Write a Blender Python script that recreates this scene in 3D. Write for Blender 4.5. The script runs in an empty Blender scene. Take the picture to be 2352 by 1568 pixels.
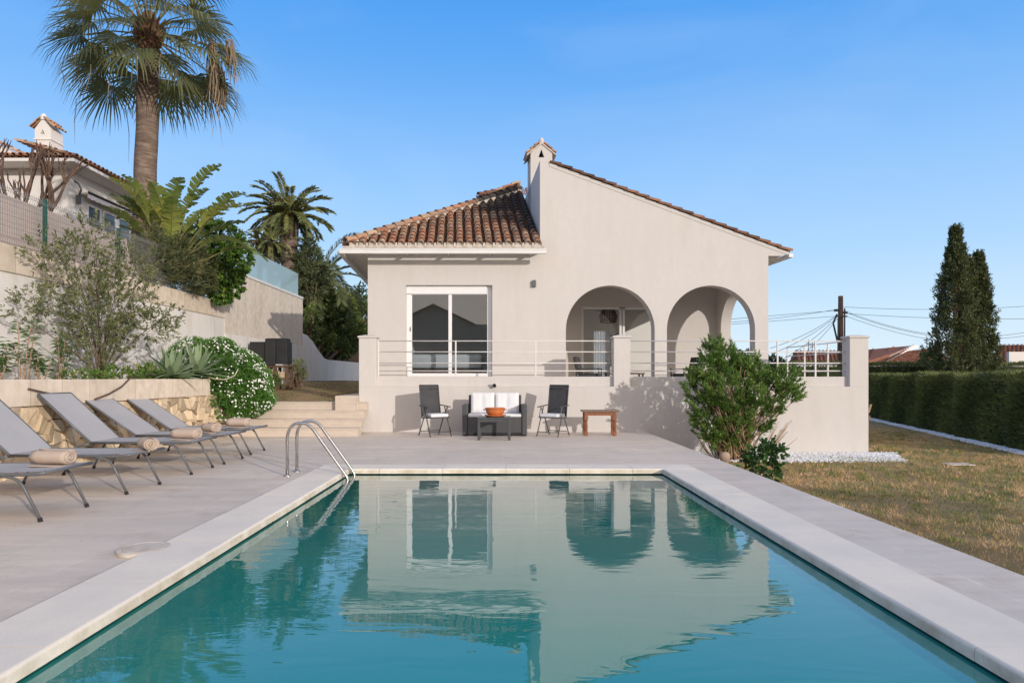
import bpy, math, random
import numpy as np
from mathutils import Vector, Matrix
from mathutils.geometry import tessellate_polygon
R = math.radians; PI = math.pi
scn = bpy.context.scene
C = scn.collection
# ---------------------------------------------------------------- camera, sky, sun, exposure
cd = bpy.data.cameras.new('camera'); cam = bpy.data.objects.new('camera', cd); C.objects.link(cam)
cam.location = (0, 0, 1.3); cam.rotation_euler = (R(90), 0, 0)
cd.sensor_width = 36; cd.lens = 22.96; cd.shift_x = 0.0086; cd.shift_y = 0.0353
cd.clip_start = .05; cd.clip_end = 3000
scn.camera = cam
SKYS = .74
SUN = Vector((.75, -1, .30)).normalized()
EL = math.asin(SUN.z); AZ = math.atan2(SUN.x, SUN.y)
w = bpy.data.worlds.new('World'); scn.world = w; w.use_nodes = True
nt = w.node_tree; nt.nodes.clear()
sky = nt.nodes.new('ShaderNodeTexSky'); sky.sky_type = 'NISHITA'; sky.sun_disc = False
sky.sun_elevation = EL; sky.sun_rotation = AZ; sky.air_density = 1.2; sky.dust_density = 0.0; sky.ozone_density = 3.2
sky.altitude = 50
bg = nt.nodes.new('ShaderNodeBackground'); bg.inputs[1].default_value = .012
nt.links.new(sky.outputs[0], bg.inputs[0])
# clear blue gradient that turns to pale haze around the sun
tc = nt.nodes.new('ShaderNodeTexCoord'); sp_ = nt.nodes.new('ShaderNodeSeparateXYZ'); nt.links.new(tc.outputs['Generated'], sp_.inputs[0])
cr = nt.nodes.new('ShaderNodeValToRGB'); nt.links.new(sp_.outputs[2], cr.inputs[0]); els = cr.color_ramp.elements
SKY = [(0, (.70, .82, .93)), (.09, (.56, .745, .93)), (.18, (.40, .635, .93)), (.30, (.26, .52, .92)), (.42, (.125, .39, .87)), (.52, (.06, .315, .84)), (.7, (.10, .30, .72)), (1, (.22, .36, .62))]
els[0].position = 0; els[0].color = (*SKY[0][1], 1); els[1].position = 1; els[1].color = (*SKY[-1][1], 1)
for p_, c_ in SKY[1:-1]: e_ = els.new(p_); e_.color = (*c_, 1)
dt = nt.nodes.new('ShaderNodeVectorMath'); dt.operation = 'DOT_PRODUCT'; nt.links.new(tc.outputs['Generated'], dt.inputs[0]); dt.inputs[1].default_value = SUN
mr = nt.nodes.new('ShaderNodeMapRange'); mr.inputs[1].default_value = -.12; mr.inputs[2].default_value = 1; mr.interpolation_type = 'SMOOTHSTEP'; nt.links.new(dt.outputs['Value'], mr.inputs[0])
cn = nt.nodes.new('ShaderNodeTexNoise'); cn.inputs['Scale'].default_value = 2.4; cn.inputs['Detail'].default_value = 6; cn.inputs['Distortion'].default_value = .8
cm_p = nt.nodes.new('ShaderNodeMapping'); cm_p.inputs['Scale'].default_value = (1, 1, 3.6); nt.links.new(tc.outputs['Generated'], cm_p.inputs[0]); nt.links.new(cm_p.outputs[0], cn.inputs['Vector'])
cmr = nt.nodes.new('ShaderNodeMapRange'); cmr.inputs[1].default_value = .45; cmr.inputs[2].default_value = .8; cmr.inputs[4].default_value = .15; nt.links.new(cn.outputs[0], cmr.inputs[0])
mxc = nt.nodes.new('ShaderNodeMix'); mxc.data_type = 'RGBA'; nt.links.new(cmr.outputs[0], mxc.inputs[0]); nt.links.new(cr.outputs[0], mxc.inputs[6]); mxc.inputs[7].default_value = (.66, .76, .9, 1)
mxs = nt.nodes.new('ShaderNodeMix'); mxs.data_type = 'RGBA'; nt.links.new(mr.outputs[0], mxs.inputs[0]); nt.links.new(mxc.outputs[2], mxs.inputs[6]); mxs.inputs[7].default_value = (1.18, .99, .86, 1)
bg2 = nt.nodes.new('ShaderNodeBackground'); bg2.inputs[1].default_value = SKYS; nt.links.new(mxs.outputs[2], bg2.inputs[0])
ash = nt.nodes.new('ShaderNodeAddShader'); nt.links.new(bg.outputs[0], ash.inputs[0]); nt.links.new(bg2.outputs[0], ash.inputs[1])
wo = nt.nodes.new('ShaderNodeOutputWorld'); nt.links.new(ash.outputs[0], wo.inputs[0])
sl = bpy.data.lights.new('sun', 'SUN'); sl.energy = 2.0; sl.angle = R(.6); sl.color = (1, .92, .83)
so = bpy.data.objects.new('sun', sl); C.objects.link(so); so.rotation_euler = SUN.to_track_quat('Z', 'Y').to_euler()
scn.view_settings.view_transform = 'Standard'; scn.view_settings.look = 'None'
scn.view_settings.gamma = 1; scn.view_settings.use_curve_mapping = False
scn.view_settings.exposure = 0.45
scn.cycles.max_bounces = 8; scn.cycles.transparent_max_bounces = 12
scn.cycles.use_denoising = True

# ---------------------------------------------------------------- helpers
rnd = random.Random(7)
def U(a, b): return rnd.uniform(a, b)
def at(x, y, Y):            # point at depth Y that stands at photo position (x, y) of a 2352 px wide picture
    return Vector(((x-1156)*Y/1500, Y, 1.3-(y-867.4)*Y/1500))
def AX(x, Y): return (x-1156)*Y/1500
def AZ_(y, Y): return 1.3-(y-867.4)*Y/1500
class MB:
    def __init__(s, xf=None): s.v = []; s.f = []; s.t = []; s.xf = xf; s.n = 0
    def add(s, vs, fs, t=None):
        b = s.n
        s.v.extend(vs); s.n += len(vs)
        for f in fs:
            s.f.append([i+b for i in f]); s.t.append(rnd.random() if t is None else t)
    def box(s, x0, x1, y0, y1, z0, z1, t=None, rot=None, piv=None):
        vs = [Vector((x, y, z)) for z in (z0, z1) for y in (y0, y1) for x in (x0, x1)]
        if rot is not None:
            p = Vector(piv) if piv is not None else Vector(((x0+x1)/2, (y0+y1)/2, (z0+z1)/2))
            vs = [rot @ (q-p) + p for q in vs]
        t = rnd.random() if t is None else t
        s.add(vs, [(0, 2, 3, 1), (4, 5, 7, 6), (0, 1, 5, 4), (2, 6, 7, 3), (0, 4, 6, 2), (1, 3, 7, 5)], t)
    def tube(s, pts, r, n=8, cap=True, t=None):
        pts = [Vector(p) for p in pts]; m = len(pts)
        rs = r if isinstance(r, (list, tuple)) else [r]*m
        vs = []; prev = None
        for i, p in enumerate(pts):
            d = (pts[min(i+1, m-1)]-pts[max(i-1, 0)]).normalized()
            if prev is None:
                a = d.orthogonal().normalized()
            else:
                a = (prev - d*prev.dot(d)).normalized()
            prev = a; b = d.cross(a)
            for k in range(n):
                q = 2*PI*k/n
                vs.append(p + (a*math.cos(q)+b*math.sin(q))*rs[i])
        fs = [(i*n+k, i*n+(k+1) % n, (i+1)*n+(k+1) % n, (i+1)*n+k) for i in range(m-1) for k in range(n)]
        if cap: fs += [tuple(range(n-1, -1, -1)), tuple((m-1)*n+k for k in range(n))]
        s.add(vs, fs, rnd.random() if t is None else t)
    def lathe(s, prof, n=24, c=(0, 0, 0), sx=1, sy=1, t=None):
        vs = [Vector((c[0]+r*math.cos(2*PI*k/n)*sx, c[1]+r*math.sin(2*PI*k/n)*sy, c[2]+z)) for r, z in prof for k in range(n)]
        m = len(prof)
        fs = [(i*n+k, i*n+(k+1) % n, (i+1)*n+(k+1) % n, (i+1)*n+k) for i in range(m-1) for k in range(n)]
        fs += [tuple(range(n-1, -1, -1)), tuple((m-1)*n+k for k in range(n))]
        s.add(vs, fs, t)
    def plate(s, loops, f, d):   # outline (+holes) of 2d points; f(u,v,w) -> 3d ; thickness from w=0 to w=d
        flat = [p for l in loops for p in l]
        tris = tessellate_polygon([[Vector((p[0], p[1], 0)) for p in l] for l in loops])
        n = len(flat)
        vs = [f(p[0], p[1], 0) for p in flat] + [f(p[0], p[1], d) for p in flat]
        fs = [tuple(t) for t in tris] + [tuple(i+n for i in reversed(t)) for t in tris]
        b = 0
        for l in loops:
            m = len(l)
            for i in range(m):
                j = (i+1) % m
                fs.append((b+i, b+j, b+j+n, b+i+n))
            b += m
        s.add(vs, fs, rnd.random())
    def arr(s, V, F, T):
        b = s.n
        s.v.extend(V.tolist() if hasattr(V, 'tolist') else V); s.n += len(V)
        s.f.extend((np.asarray(F)+b).tolist()); s.t.extend(list(T))
    def build(s, name, mat, parent=None, smooth=False, bevel=0, fix=False):
        me = bpy.data.meshes.new(name)
        vs = [tuple(s.xf(*v)) for v in s.v] if s.xf else [tuple(v) for v in s.v]
        me.from_pydata(vs, [], s.f)
        a = me.attributes.new('tint', 'FLOAT', 'FACE'); a.data.foreach_set('value', np.array(s.t, dtype=np.float32))
        if fix or True:
            if len(s.f) < 60000:
                import bmesh
                bm = bmesh.new(); bm.from_mesh(me)
                if fix: bmesh.ops.recalc_face_normals(bm, faces=bm.faces)
                bm.to_mesh(me); bm.free()
        if smooth: me.polygons.foreach_set('use_smooth', [True]*len(me.polygons))
        me.materials.append(mat)
        o = bpy.data.objects.new(name, me); C.objects.link(o)
        if parent is not None: o.parent = parent; o.matrix_parent_inverse = Matrix.Identity(4)
        if bevel:
            m = o.modifiers.new('bevel', 'BEVEL'); m.width = bevel; m.segments = 2; m.limit_method = 'ANGLE'; m.angle_limit = R(40)
        return o
def tag(o, label, cat, group=None, kind=None):
    o['label'] = label; o['category'] = cat
    if group: o['group'] = group
    if kind: o['kind'] = kind
    return o
def struct(o, label=None):
    o['kind'] = 'structure'
    if label: o['label'] = label
    return o
def empty(name, loc=(0, 0, 0), rz=0):
    o = bpy.data.objects.new(name, None); C.objects.link(o); o.location = loc; o.rotation_euler = (0, 0, rz)
    o.empty_display_size = .2
    return o
def copy_tree(o, parent=None):
    c = o.copy(); C.objects.link(c); c.parent = parent
    for ch in list(o.children): copy_tree(ch, c)
    return c

# ---------------------------------------------------------------- materials
def ramp(nt, src, stops):
    r = nt.nodes.new('ShaderNodeValToRGB'); e = r.color_ramp.elements
    while len(e) > 1: e.remove(e[-1])
    e[0].position = stops[0][0]; e[0].color = (*stops[0][1], 1)
    for p, c in stops[1:]:
        q = e.new(p); q.color = (*c, 1)
    nt.links.new(src, r.inputs[0]); return r
def gmix(nt, fac, a, b, mode='MIX'):
    m = nt.nodes.new('ShaderNodeMix'); m.data_type = 'RGBA'; m.blend_type = mode
    for sock, val in ((m.inputs[0], fac), (m.inputs[6], a), (m.inputs[7], b)):
        if hasattr(val, 'is_linked') or hasattr(val, 'node'): nt.links.new(val, sock)
        elif isinstance(val, (int, float)): sock.default_value = val
        else: sock.default_value = (*val, 1)
    return m.outputs[2]
def noise(nt, scale, detail=4, rough=.55, vec=None, dist=0, gen='Object'):
    n = nt.nodes.new('ShaderNodeTexNoise'); n.inputs['Scale'].default_value = scale; n.inputs['Detail'].default_value = detail
    n.inputs['Roughness'].default_value = rough; n.inputs['Distortion'].default_value = dist
    if vec is None:
        tc = nt.nodes.new('ShaderNodeNewGeometry'); vec = tc.outputs['Position']
    nt.links.new(vec, n.inputs['Vector']); return n
def mapped(nt, sc, rot=(0, 0, 0), loc=(0, 0, 0)):
    g = nt.nodes.new('ShaderNodeNewGeometry'); m = nt.nodes.new('ShaderNodeMapping')
    m.inputs['Scale'].default_value = sc; m.inputs['Rotation'].default_value = rot; m.inputs['Location'].default_value = loc
    nt.links.new(g.outputs['Position'], m.inputs[0]); return m.outputs[0]
def contrast(nt, src, lo, hi):
    m = nt.nodes.new('ShaderNodeMapRange'); m.inputs[1].default_value = lo; m.inputs[2].default_value = hi
    nt.links.new(src, m.inputs[0]); return m.outputs[0]
def base(name, rough=.6, spec=.4, metal=0):
    m = bpy.data.materials.new(name); m.use_nodes = True; nt = m.node_tree
    b = nt.nodes['Principled BSDF']; b.inputs['Roughness'].default_value = rough
    b.inputs['Specular IOR Level'].default_value = spec; b.inputs['Metallic'].default_value = metal
    return m, nt, b
def bump(nt, b, h, strength=.3, dist=.01):
    n = nt.nodes.new('ShaderNodeBump'); n.inputs['Strength'].default_value = strength; n.inputs['Distance'].default_value = dist
    nt.links.new(h, n.inputs['Height']); nt.links.new(n.outputs[0], b.inputs['Normal']); return n
def simple(name, c1, c2=None, scale=6, rough=.6, spec=.4, metal=0, bscale=0, bstr=.2, bd=.004, sc=None, tint=0):
    m, nt, b = base(name, rough, spec, metal)
    c2 = c2 or tuple(x*.85 for x in c1)
    vec = mapped(nt, sc) if sc else None
    n = noise(nt, scale, 5, vec=vec)
    col = gmix(nt, contrast(nt, n.outputs[0], .3, .7), c1, c2)
    if tint:
        a = nt.nodes.new('ShaderNodeAttribute'); a.attribute_name = 'tint'
        v = contrast(nt, a.outputs['Fac'], 0, 1); v.node.inputs[3].default_value = 1-tint; v.node.inputs[4].default_value = 1+tint
        vm = nt.nodes.new('ShaderNodeVectorMath'); vm.operation = 'SCALE'; nt.links.new(col, vm.inputs[0]); nt.links.new(v, vm.inputs['Scale']); col = vm.outputs[0]
    nt.links.new(col, b.inputs['Base Color'])
    if bscale:
        bn = noise(nt, bscale, 4); bump(nt, b, bn.outputs[0], bstr, bd)
    return m
def foliage(name, dark, mid, light, rough=.5, trans=.22):
    m, nt, b = base(name, rough, .35)
    a = nt.nodes.new('ShaderNodeAttribute'); a.attribute_name = 'tint'
    r = ramp(nt, a.outputs['Fac'], [(0, dark), (.5, mid), (1, light)])
    nt.links.new(r.outputs[0], b.inputs['Base Color'])
    t = nt.nodes.new('ShaderNodeBsdfTranslucent'); nt.links.new(r.outputs[0], t.inputs[0])
    mx = nt.nodes.new('ShaderNodeMixShader'); mx.inputs[0].default_value = trans
    nt.links.new(b.outputs[0], mx.inputs[1]); nt.links.new(t.outputs[0], mx.inputs[2])
    nt.links.new(mx.outputs[0], nt.nodes['Material Output'].inputs[0]); return m
def plaster(name, c, var=.06, stain=None, rough=.85, lo=.5):
    m, nt, b = base(name, rough, .2)
    n = noise(nt, .9, 5); n2 = noise(nt, 7, 5)
    col = gmix(nt, contrast(nt, n.outputs[0], .3, .7), c, tuple(x*(1-var) for x in c))
    col = gmix(nt, contrast(nt, n2.outputs[0], .35, .75), col, tuple(x*(1-var*1.2) for x in c))
    if stain:
        v = mapped(nt, (2.2, 2.2, .35)); n3 = noise(nt, 1.6, 6, .65, vec=v)
        col = gmix(nt, contrast(nt, n3.outputs[0], lo, .82), col, stain)
    nt.links.new(col, b.inputs['Base Color'])
    bn = noise(nt, 60, 3); bump(nt, b, bn.outputs[0], .25, .004)
    return m
M = {}
M['facade'] = plaster('facade render', (.628, .594, .562), .05, (.56, .525, .485), .85, .5)
M['white_wall'] = plaster('white wall paint', (.80, .77, .73), .06, (.60, .55, .48))
M['white_plaster'] = plaster('white house plaster', (.78, .74, .70), .04)
M['white_trim'] = simple('white painted metal', (.76, .75, .73), (.70, .69, .67), 3, .4, .5)
M['pvc'] = simple('white window frame', (.82, .82, .82), (.78, .78, .79), 4, .35, .5)
M['rail'] = simple('painted railing', (.72, .69, .66), (.66, .63, .60), 5, .45, .5)
M['grey_frame'] = simple('grey powder coated metal', (.13, .135, .145), (.10, .105, .11), 9, .4, .5)
M['dark_frame'] = simple('charcoal metal', (.07, .073, .078), (.05, .052, .056), 9, .45, .5)
M['rubber'] = simple('black rubber', (.02, .02, .02), None, 9, .7)
M['black'] = simple('black painted steel', (.025, .027, .03), (.018, .018, .02), 4, .55)
M['steel'] = simple('brushed stainless steel', (.62, .60, .57), (.50, .48, .45), 30, .22, .5, 1.0)
M['soil'] = simple('planter soil', (.20, .13, .085), (.11, .08, .05), 9, .95, .1, bscale=30, bstr=.8, bd=.03)
M['wood'] = simple('reddish stained wood', (.30, .115, .05), (.17, .06, .028), 8, .45, .4, sc=(6, 6, .7), bscale=50)
M['old_wood'] = simple('weathered wood', (.16, .09, .055), (.07, .045, .03), 6, .8, sc=(3, 3, .6))
M['bark'] = simple('twig bark', (.36, .25, .17), (.22, .15, .10), 14, .9, .1, tint=.3)
M['dark_bark'] = simple('dark bark', (.17, .11, .085), (.09, .06, .045), 10, .9, .1, tint=.3)
M['terracotta_pot'] = simple('glazed terracotta', (.62, .19, .05), (.48, .13, .035), 8, .25, .6)
M['stone_edge'] = simple('step stone', (.60, .52, .44), (.53, .45, .375), 5, .7, .3, bscale=70, sc=(1, 1, 3))
M['interior'] = plaster('interior wall', (.80, .78, .75), .03)
M['mortar'] = simple('white lime mortar', (.68, .62, .55), (.50, .43, .36), 8, .9, .1, bscale=40, bstr=.5)
M['grey_bark'] = simple('grey brown bark', (.22, .17, .13), (.13, .10, .08), 12, .9, .1, tint=.25)
M['plant'] = foliage('shrub leaves', (.035, .075, .022), (.06, .13, .03), (.13, .22, .05))

def mat_fabric():
    m, nt, b = base('grey sling fabric', .75, .25)
    n = noise(nt, 3, 3); col = gmix(nt, n.outputs[0], (.43, .425, .43), (.36, .355, .365))
    nt.links.new(col, b.inputs['Base Color'])
    wv = nt.nodes.new('ShaderNodeTexChecker'); wv.inputs['Scale'].default_value = 260
    bump(nt, b, wv.outputs['Fac'], .15, .001); return m
M['sling'] = mat_fabric()
def mat_cloth(name, c, c2, sc=40, st=.4):
    m, nt, b = base(name, .95, .1); n = noise(nt, sc, 5); n2 = noise(nt, 5, 3)
    nt.links.new(gmix(nt, n2.outputs[0], c, c2), b.inputs['Base Color']); bump(nt, b, n.outputs[0], st, .006); return m
M['towel'] = mat_cloth('beige terry towel', (.58, .47, .39), (.46, .37, .30), 160, .9)
M['cushion'] = mat_cloth('white quilted cushion', (.80, .80, .80), (.64, .64, .66), 18, .5)
M['bedding'] = mat_cloth('bed linen', (.85, .85, .87), (.55, .60, .70), 9, .5)
def mat_rattan():
    m, nt, b = base('charcoal woven rattan', .55, .4)
    br = nt.nodes.new('ShaderNodeTexBrick'); br.inputs['Scale'].default_value = 28; br.inputs['Mortar Size'].default_value = .012
    br.inputs['Color1'].default_value = (.062, .064, .07, 1); br.inputs['Color2'].default_value = (.085, .087, .093, 1); br.inputs['Mortar'].default_value = (.02, .02, .022, 1)
    v = mapped(nt, (1, 1, 1), (R(90), 0, 0)); nt.links.new(v, br.inputs['Vector'])
    nt.links.new(br.outputs[0], b.inputs['Base Color']); bump(nt, b, br.outputs['Fac'], -.5, .004); return m
M['rattan'] = mat_rattan()
def mat_tile():
    m, nt, b = base('terracotta roof tile', .85, .15)
    a = nt.nodes.new('ShaderNodeAttribute'); a.attribute_name = 'tint'
    r = ramp(nt, a.outputs['Fac'], [(0, (.27, .11, .06)), (.25, (.47, .19, .10)), (.5, (.50, .27, .16)), (.75, (.34, .21, .145)), (1, (.60, .42, .28))])
    n = noise(nt, 12, 6, .7)
    col = gmix(nt, contrast(nt, n.outputs[0], .42, .70), r.outputs[0], (.30, .24, .18))
    # dark lichen, thickest on the upper right of the hipped slope
    g = nt.nodes.new('ShaderNodeNewGeometry'); sx = nt.nodes.new('ShaderNodeSeparateXYZ'); nt.links.new(g.outputs['Position'], sx.inputs[0])
    n2 = noise(nt, 1.3, 6, .7)
    ma = nt.nodes.new('ShaderNodeMath'); ma.operation = 'MULTIPLY_ADD'; ma.inputs[1].default_value = .17; nt.links.new(sx.outputs[0], ma.inputs[0]); nt.links.new(n2.outputs[0], ma.inputs[2])
    mb = nt.nodes.new('ShaderNodeMath'); mb.operation = 'MULTIPLY_ADD'; mb.inputs[1].default_value = .24; nt.links.new(sx.outputs[2], mb.inputs[0]); nt.links.new(ma.outputs[0], mb.inputs[2])
    lic = contrast(nt, mb.outputs[0], 1.82, 2.05)
    col = gmix(nt, lic, col, (.06, .052, .046))
    nt.links.new(col, b.inputs['Base Color']); bump(nt, b, n.outputs[0], .5, .01); return m
M['tile'] = mat_tile()
M['tile_clean'] = M['tile'].copy(); M['tile_clean'].name = 'clean terracotta tile'
for nd in M['tile_clean'].node_tree.nodes:
    if nd.type == 'MAP_RANGE' and abs(nd.inputs[1].default_value-1.82) < .01: nd.inputs[1].default_value = 50; nd.inputs[2].default_value = 51
M['far_tile'] = simple('far terracotta tile', (.30, .13, .08), (.20, .09, .06), 2, .9, .1, tint=.25)
def mat_patio():
    m, nt, b = base('travertine paving', .62, .35)
    g = nt.nodes.new('ShaderNodeNewGeometry')
    br = nt.nodes.new('ShaderNodeTexBrick'); br.offset = .5; br.inputs['Scale'].default_value = 1; br.inputs['Mortar Size'].default_value = .006
    br.inputs['Brick Width'].default_value = .9; br.inputs['Row Height'].default_value = .6; br.inputs['Mortar Smooth'].default_value = .1
    br.inputs['Color1'].default_value = (.69, .59, .49, 1); br.inputs['Color2'].default_value = (.735, .635, .535, 1); br.inputs['Mortar'].default_value = (.80, .73, .65, 1)
    v = mapped(nt, (1, 1, 1), (0, 0, R(90)), (.24, 0, 0)); nt.links.new(v, br.inputs['Vector'])
    n = noise(nt, 1.4, 7, .65, vec=mapped(nt, (.45, 2.6, 1)), dist=.6)
    col = gmix(nt, contrast(nt, n.outputs[0], .38, .68), br.outputs[0], (.57, .495, .425))
    n3 = noise(nt, .6, 4); col = gmix(nt, contrast(nt, n3.outputs[0], .45, .7), col, (.60, .535, .465))
    n5 = noise(nt, 26, 2, .5); col = gmix(nt, contrast(nt, n5.outputs[0], .735, .76), col, (.20, .16, .12))
    n6 = noise(nt, 2.3, 5, .7); col = gmix(nt, contrast(nt, n6.outputs[0], .52, .80), col, (.50, .42, .34))
    nt.links.new(col, b.inputs['Base Color'])
    n2 = noise(nt, 45, 4); ad = nt.nodes.new('ShaderNodeMath'); ad.operation = 'ADD'; nt.links.new(n2.outputs[0], ad.inputs[0]); nt.links.new(br.outputs['Fac'], ad.inputs[1])
    bump(nt, b, ad.outputs[0], .12, .004); return m
M['patio'] = mat_patio()
def mat_coping():
    m, nt, b = base('white cast stone coping', .8, .25)
    n = noise(nt, 140, 3, .7); n1 = noise(nt, 1.3, 6, .6)
    col = gmix(nt, contrast(nt, n.outputs[0], .35, .65), (.86, .78, .66), (.77, .695, .585))
    col = gmix(nt, contrast(nt, n1.outputs[0], .42, .7), col, (.70, .645, .57))
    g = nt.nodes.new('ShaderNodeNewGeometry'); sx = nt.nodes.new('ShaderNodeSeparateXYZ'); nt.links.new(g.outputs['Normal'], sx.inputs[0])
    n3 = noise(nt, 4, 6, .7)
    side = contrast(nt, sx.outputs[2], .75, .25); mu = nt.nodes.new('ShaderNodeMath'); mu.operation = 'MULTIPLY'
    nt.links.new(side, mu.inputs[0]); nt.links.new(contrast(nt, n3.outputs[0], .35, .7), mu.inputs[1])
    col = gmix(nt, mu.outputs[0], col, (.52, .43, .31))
    nt.links.new(col, b.inputs['Base Color']); bump(nt, b, n.outputs[0], .5, .003); return m
M['coping'] = mat_coping()
def mat_mosaic():
    m, nt, b = base('teal pool mosaic', .3, .5)
    g = nt.nodes.new('ShaderNodeNewGeometry')
    ch = nt.nodes.new('ShaderNodeTexVoronoi'); ch.distance = 'CHEBYCHEV'; ch.inputs['Randomness'].default_value = 0; ch.inputs['Scale'].default_value = 28
    nt.links.new(g.outputs['Position'], ch.inputs['Vector'])
    r = ramp(nt, ch.outputs['Distance'], [(0, (.06, .42, .42)), (.44, (.05, .40, .40)), (.5, (.16, .52, .50))])
    n = noise(nt, .7, 3); col = gmix(nt, n.outputs[0], r.outputs[0], (.07, .45, .44))
    nt.links.new(col, b.inputs['Base Color']); return m
M['mosaic'] = mat_mosaic()
def mat_water():
    m = bpy.data.materials.new('pool water'); m.use_nodes = True; nt = m.node_tree; nt.nodes.clear()
    out = nt.nodes.new('ShaderNodeOutputMaterial'); gl = nt.nodes.new('ShaderNodeBsdfGlossy'); gl.inputs['Roughness'].default_value = .0
    tr = nt.nodes.new('ShaderNodeBsdfTransparent'); tr.inputs[0].default_value = (.30, .90, .90, 1)
    v = mapped(nt, (.55, 1.5, 1)); n = noise(nt, 2.2, 3, .5, vec=v, dist=.7)
    n2 = noise(nt, .7, 3, .5, vec=mapped(nt, (.8, 1.2, 1), loc=(3, 1, 0))); patch = contrast(nt, n2.outputs[0], .35, .7)
    v3 = mapped(nt, (4, 15, 1)); n3 = noise(nt, 1.3, 3, .55, vec=v3, dist=.4)
    mu = nt.nodes.new('ShaderNodeMath'); mu.operation = 'MULTIPLY'; nt.links.new(n3.outputs[0], mu.inputs[0]); nt.links.new(patch, mu.inputs[1])
    mm = nt.nodes.new('ShaderNodeMath'); mm.operation = 'MULTIPLY_ADD'; mm.inputs[1].default_value = .16; nt.links.new(mu.outputs[0], mm.inputs[0]); nt.links.new(n.outputs[0], mm.inputs[2])
    bp = nt.nodes.new('ShaderNodeBump'); bp.inputs['Strength'].default_value = 1; bp.inputs['Distance'].default_value = .0026
    nt.links.new(mm.outputs[0], bp.inputs['Height']); nt.links.new(bp.outputs[0], gl.inputs['Normal'])
    fr = nt.nodes.new('ShaderNodeFresnel'); fr.inputs[0].default_value = 1.5; nt.links.new(bp.outputs[0], fr.inputs['Normal'])
    df = nt.nodes.new('ShaderNodeBsdfDiffuse'); df.inputs[0].default_value = (.035, .41, .36, 1)
    bm_ = nt.nodes.new('ShaderNodeMixShader'); bm_.inputs[0].default_value = .6; nt.links.new(tr.outputs[0], bm_.inputs[1]); nt.links.new(df.outputs[0], bm_.inputs[2])
    mx = nt.nodes.new('ShaderNodeMixShader'); fm = nt.nodes.new('ShaderNodeMath'); fm.operation = 'MULTIPLY'; fm.use_clamp = True; fm.inputs[1].default_value = 1.8; nt.links.new(fr.outputs[0], fm.inputs[0]); nt.links.new(fm.outputs[0], mx.inputs[0]); nt.links.new(bm_.outputs[0], mx.inputs[1]); nt.links.new(gl.outputs[0], mx.inputs[2])
    nt.links.new(mx.outputs[0], out.inputs[0]); return m
M['water'] = mat_water()
def mat_glass(name, refl=.22, tint=(.8, .83, .83)):
    m = bpy.data.materials.new(name); m.use_nodes = True; nt = m.node_tree; nt.nodes.clear()
    out = nt.nodes.new('ShaderNodeOutputMaterial'); gl = nt.nodes.new('ShaderNodeBsdfGlossy'); gl.inputs['Roughness'].default_value = .003
    tr = nt.nodes.new('ShaderNodeBsdfTransparent'); tr.inputs[0].default_value = (*tint, 1)
    fr = nt.nodes.new('ShaderNodeFresnel'); ad = nt.nodes.new('ShaderNodeMath'); ad.operation = 'ADD'; ad.inputs[1].default_value = refl; ad.use_clamp = True
    nt.links.new(fr.outputs[0], ad.inputs[0]); mx = nt.nodes.new('ShaderNodeMixShader')
    nt.links.new(ad.outputs[0], mx.inputs[0]); nt.links.new(tr.outputs[0], mx.inputs[1]); nt.links.new(gl.outputs[0], mx.inputs[2]); nt.links.new(mx.outputs[0], out.inputs[0]); return m
M['glass'] = mat_glass('window glass', .07, (.93, .95, .95))
M['door_glass'] = mat_glass('sliding door glass', -.02, (.96, .97, .97))
def mat_frosted():
    m, nt, b = base('tinted balustrade glass', .12, .6); b.inputs['Base Color'].default_value = (.42, .56, .58, 1)
    t = nt.nodes.new('ShaderNodeBsdfTransparent'); t.inputs[0].default_value = (.7, .85, .86, 1); mx = nt.nodes.new('ShaderNodeMixShader'); mx.inputs[0].default_value = .35
    nt.links.new(b.outputs[0], mx.inputs[1]); nt.links.new(t.outputs[0], mx.inputs[2]); nt.links.new(mx.outputs[0], nt.nodes['Material Output'].inputs[0]); return m
M['frosted'] = mat_frosted()
def mat_lawn():
    m, nt, b = base('dry winter lawn', .95, .05)
    n = noise(nt, .55, 5, .6); n2 = noise(nt, 9, 5, .7); n3 = noise(nt, 120, 3, .7)
    c = ramp(nt, n.outputs[0], [(.34, (.17, .22, .06)), (.44, (.46, .34, .15)), (.53, (.68, .45, .26)), (.64, (.24, .28, .08))])
    col = gmix(nt, contrast(nt, n2.outputs[0], .3, .7), c.outputs[0], (.42, .30, .18)); 
    col = gmix(nt, contrast(nt, n3.outputs[0], .4, .65), col, (.24, .18, .10))
    nt.links.new(col, b.inputs['Base Color']); bump(nt, b, n3.outputs[0], .8, .02); return m
M['lawn'] = mat_lawn()
M['far_ground'] = simple('distant ground', (.14, .12, .06), (.08, .09, .035), .05, .95, .05)
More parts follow.
